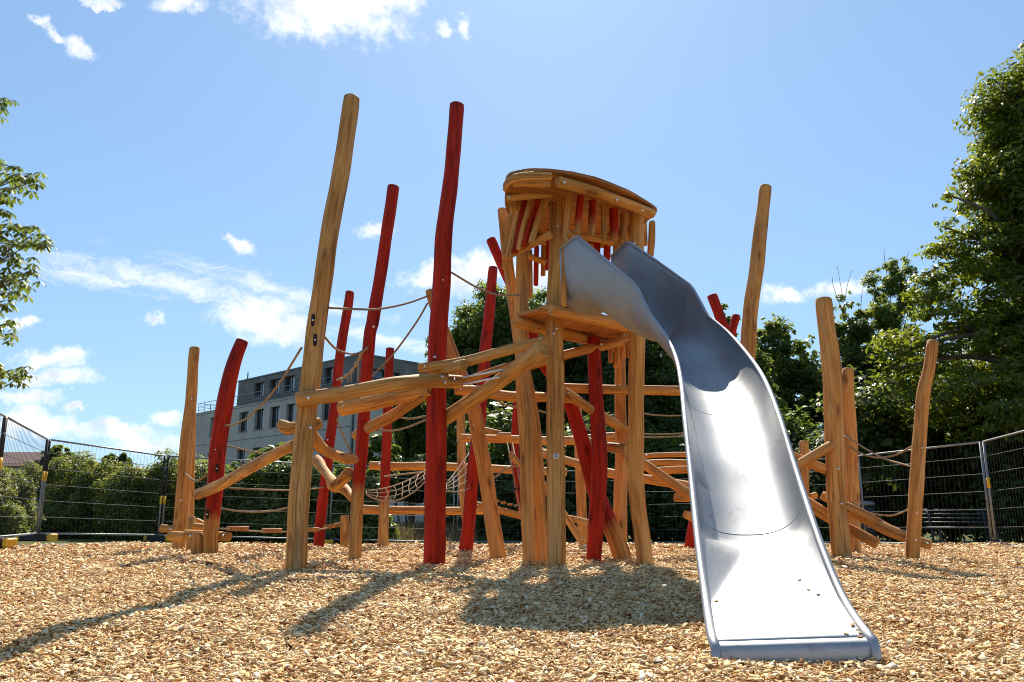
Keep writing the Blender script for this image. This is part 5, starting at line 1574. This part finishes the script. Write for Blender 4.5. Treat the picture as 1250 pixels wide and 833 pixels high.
# ================================================================== concrete building
C0 = atY(424, 600, 65.0); C0[2] = -0.4
zTop = atY(424, 430, 65.0)[2]; zMid = atY(424, 470.5, 65.0)[2]
def Y_at(px, py, z): return onz(px, py, z)
PL = Y_at(294, 461.5, zTop); dl = PL - np.array([C0[0], C0[1], zTop]); dl[2] = 0; dl /= np.linalg.norm(dl)
dr = np.array([-dl[1], dl[0], 0]);
if dr[1] < 0: dr = -dr
bld = empty('concrete_building', C0, 'grey concrete building with a set back dark top storey', 'building')
def hit(px, py, o, nrm_):
    r = ray(px, py); t = np.dot(o - CAM, nrm_) / np.dot(r, nrm_); return CAM + r * t
def facade(o, u, nrm_, W, z0, z1, wins, wall_mat, wall_name, depth=0.35, glass_lit=0.4):
    """wall with openings; o = corner at ground level, u = along, nrm_ = outward"""
    us = sorted({0.0, W} | {w_[0] for w_ in wins} | {w_[1] for w_ in wins}); zs_ = sorted({z0, z1} | {w_[2] for w_ in wins} | {w_[3] for w_ in wins})
    P = lambda a, z, d=0: np.array([o[0], o[1], 0]) + u * a + np.array([0, 0, z]) - nrm_ * d
    mb = MB()
    for i in range(len(us) - 1):
        for j in range(len(zs_) - 1):
            um = (us[i] + us[i + 1]) / 2; zm = (zs_[j] + zs_[j + 1]) / 2
            if any(w_[0] < um < w_[1] and w_[2] < zm < w_[3] for w_ in wins): continue
            mb.add([P(us[i], zs_[j]), P(us[i + 1], zs_[j]), P(us[i + 1], zs_[j + 1]), P(us[i], zs_[j + 1])], [(0, 1, 2, 3)], smooth=False)
    for (a, b, c, d) in wins:
        f = [P(a, c), P(b, c), P(b, d), P(a, d)]; g = [P(a, c, depth), P(b, c, depth), P(b, d, depth), P(a, d, depth)]
        mb.add(f + g, [(0, 1, 5, 4), (1, 2, 6, 5), (2, 3, 7, 6), (3, 0, 4, 7)], smooth=False)
    mb.build(wall_name, wall_mat, bld)
    for (a, b, c, d) in wins:
        mb = MB(); th = 0.09; Z = np.array([0, 0, 1.0])
        for (aa, bb, cc_, dd) in ((a, b, c, c + th), (a, b, d - th, d), (a, a + th, c + th, d - th), (b - th, b, c + th, d - th)):
            box(mb, (P(aa, cc_, depth - .02) + P(bb, dd, depth - .02)) / 2, bb - aa, 0.1, dd - cc_, u, nrm_, Z)
        if b - a > 1.6: box(mb, (P((a + b) / 2, (c + d) / 2, depth - .02)), 0.08, 0.1, d - c - 2 * th, u, nrm_, Z)
        wf = mb.build('window', M['frame'], bld)
        mb = MB(); box(mb, (P(a - .05, c - .03, .1) + P(b + .05, c - .03, .1)) / 2, b - a + .1, .34, .06, u, nrm_, Z); mb.build('sill', M['galv'], wf)
        mb = MB(); box(mb, (P(a + th, c + th, depth) + P(b - th, d - th, depth)) / 2, b - a - 2 * th, 0.03, d - c - 2 * th, u, nrm_, Z); mb.build('pane', M['glass'], wf)
        if glass_lit and (b - a) > 0.7:
            mb = MB(); s_ = 0.42 * (b - a - 2 * th)
            # bright reflection on the glass, painted as a pale panel towards the building corner
            box(mb, (P(a + th, c + th, depth - .03) + P(a + th + s_, d - th, depth - .03)) / 2, s_, 0.02, d - c - 2 * th, u, nrm_, Z); mb.build('pane_reflection', M['pale_panel'], wf)
nl = -dr; nr = -dl if np.dot(-dl, np.array([0, -1, 0])) > 0 else -dl
def wl(boxes, o, u, nn):
    res = []
    for (x0, x1, y0, y1) in boxes:
        A = hit(x0, (y0 + y1) / 2, o, nn); B = hit(x1, (y0 + y1) / 2, o, nn); T = hit((x0 + x1) / 2, y0, o, nn); Bo = hit((x0 + x1) / 2, y1, o, nn)
        ua, ub = sorted((np.dot(A - o, u), np.dot(B - o, u))); res.append((ua, ub, Bo[2], T[2]))
    return res
PLl = hit(238, 520, C0, nl); WL_ = np.dot(PLl - C0, dl)
low = wl([(256, 268, 511, 534), (291.5, 302.5, 504, 528.5), (310.5, 321.5, 500, 525.5), (329, 341, 496, 522), (349, 359.5, 492.5, 518), (367, 377, 489, 515), (393, 402, 485, 512)], C0, dl, nl)
zl0 = np.mean([q[2] for q in low]); zl1 = np.mean([q[3] for q in low])
low = [(q[0], q[1], zl0, zl1) for q in low]
storey = 3.5
low2 = [(q[0], q[1], zl0 - storey, zl1 - storey) for q in low] ; low3 = [(q[0], q[1], zl0 - 2 * storey, zl1 - 2 * storey) for q in low if zl0 - 2 * storey > .2]
facade(C0, dl, nl, WL_, -0.4, zMid, low + low2 + low3, M['concrete'], 'wall')
WR = 22.0
lowr = wl([(440, 452, 489, 512), (486, 493, 509, 519)], C0, dr, -dl)
facade(C0, dr, -dl, WR, -0.4, zMid, lowr, M['concrete'], 'wall')
# top storey, set back from the long face
sb = 1.1
Ct = C0 + dr * sb + dl * 0.3
PT = hit(291, 470, Ct, nl); WT = np.dot(PT - Ct, dl)
topw = wl([(310.5, 322, 467, 485), (329, 341, 463, 480.5), (347, 359.5, 459.5, 476), (396, 406, 449, 471)], Ct, dl, nl)
zt0 = np.mean([q[2] for q in topw]); zt1 = np.mean([q[3] for q in topw]); topw = [(q[0], q[1], zt0, zt1) for q in topw]
facade(Ct, dl, nl, WT, zMid, zTop, topw, M['concrete_dark'], 'top_storey')
topr = wl([(454, 472, 451, 466), (478, 488, 455, 462)], Ct, dr, -dl)
facade(Ct, dr, -dl, WR - sb - 1, zMid, zTop, topr, M['concrete_dark'], 'top_storey', glass_lit=0)
mb = MB()   # terrace slab, roof and parapet edge
def slab(mb, o, W, D, z, t, over=0.0):
    c = o + dl * (W / 2) + dr * (D / 2); box(mb, (c[0], c[1], z), W + 2 * over, D + 2 * over, t, dl, dr, (0, 0, 1))
slab(mb, C0, WL_, WR, zMid - 0.06, 0.1, -.02); mb.build('terrace', M['concrete'], bld)
mb = MB(); slab(mb, C0, WL_, WR, zMid + 0.02, 0.05, .05); mb.build('parapet_cap', M['galv'], bld)
for zz in (zl0 - 0.75, zl0 - 0.75 - storey, zl1 + 0.45):
    mb = MB(); c_ = C0 + dl * (WL_ / 2); box(mb, (c_[0], c_[1], zz), WL_, 0.012, 0.05, dl, dr, (0, 0, 1)); mb.build('wall_joint', M['frame'], bld)
mb = MB(); slab(mb, Ct, WT, WR - sb - 1, zTop + 0.05, 0.14, 0.06); mb.build('roof', M['concrete_dark'], bld)
mb = MB()   # back walls close the volume
for (oo, W_, D_, za, zb) in ((C0, WL_, WR, -0.4, zMid - .12), (Ct, WT, WR - sb - 1, zMid, zTop - .02)):
    A = oo + dl * W_; B = A + dr * D_; Cc = oo + dr * D_
    for p, q in ((A, B), (B, Cc)):
        mb.add([(p[0], p[1], za), (q[0], q[1], za), (q[0], q[1], zb), (p[0], p[1], zb)], [(0, 1, 2, 3)], smooth=False)
mb.build('rear_wall', M['concrete'], bld)
mb = MB()   # railing round the terrace
def rail_line(A, B, n):
    for z in (0.35, 0.7, 1.05): tube(mb, [A + np.array([0, 0, z]), B + np.array([0, 0, z])], .03 if z > 1 else .016, 6)
    for i in range(n + 1):
        p = A + (B - A) * i / n; tube(mb, [p, p + np.array([0, 0, 1.05])], .025, 5)
base = np.array([C0[0], C0[1], zMid]) + dl * 0.15 + dr * 0.15
rail_line(base, base + dl * (WL_ - .3), 20); rail_line(base + dl * (WL_ - .3), base + dl * (WL_ - .3) + dr * 10, 8); rail_line(base, base + dr * 18, 12)
mb.build('railing', M['galv'], bld)
mb = MB(); pp = hit(428.5, 560, C0, -dl) - dl * 0.1; tube(mb, [(pp[0], pp[1], -.3), (pp[0], pp[1], zMid + 1.6)], .07, 8); mb.build('drainpipe', M['frame'], bld)
mb = MB(); pp = Ct + dl * (WT * .93); tube(mb, [(pp[0], pp[1] + .5, zTop), (pp[0], pp[1] + .5, zTop + .9)], .06, 8); mb.build('roof_vent', M['frame'], bld)

# ================================================================== tiled house far left
hY = 46.0; hx0 = atY(-60, 560, hY)[0]; hx1 = atY(37, 560, hY)[0]; zr1 = atY(20, 547, hY)[2]; zr0 = atY(20, 566, hY)[2]
hs = empty('tiled_house', ((hx0 + hx1) / 2, hY, -0.4), 'distant house with a brown tiled roof above the left hedge', 'house')
mb = MB(); box(mb, ((hx0 + hx1) / 2, hY + 3, (zr0 - .4) / 2), hx1 - hx0 - .5, 6, zr0 + .4); mb.build('wall', M['plaster'], hs)
mb = MB(); a, b = hx0 - .2, hx1
mb.add([(a, hY - .4, zr0 - .15), (b, hY - .4, zr0 - .15), (b - .25, hY + 3, zr1), (a, hY + 3, zr1), (b, hY + 6.4, zr0 - .15), (a, hY + 6.4, zr0 - .15)], [(0, 1, 2, 3), (3, 2, 4, 5), (1, 4, 2), (0, 3, 5)], smooth=False)
mb.build('roof', M['tiles'], hs)

# ------------------------------------------------------------------ render settings
vs = SC.view_settings
SC.display_settings.display_device = 'sRGB'
vs.view_transform = 'Standard'; vs.look = 'None'; vs.gamma = 1.0; vs.use_curve_mapping = False
vs.exposure = 0.62
SC.render.engine = 'CYCLES'
SC.cycles.use_denoising = True
SC.cycles.max_bounces = 7; SC.cycles.diffuse_bounces = 4; SC.cycles.glossy_bounces = 3
SC.cycles.transmission_bounces = 4; SC.cycles.transparent_max_bounces = 6
SC.cycles.sample_clamp_indirect = 6.0
SC.cycles.caustics_reflective = False; SC.cycles.caustics_refractive = False
SC.cycles.pixel_filter_type = 'BLACKMAN_HARRIS'; SC.cycles.filter_width = 1.05
SC.cycles.denoising_prefilter = 'ACCURATE'
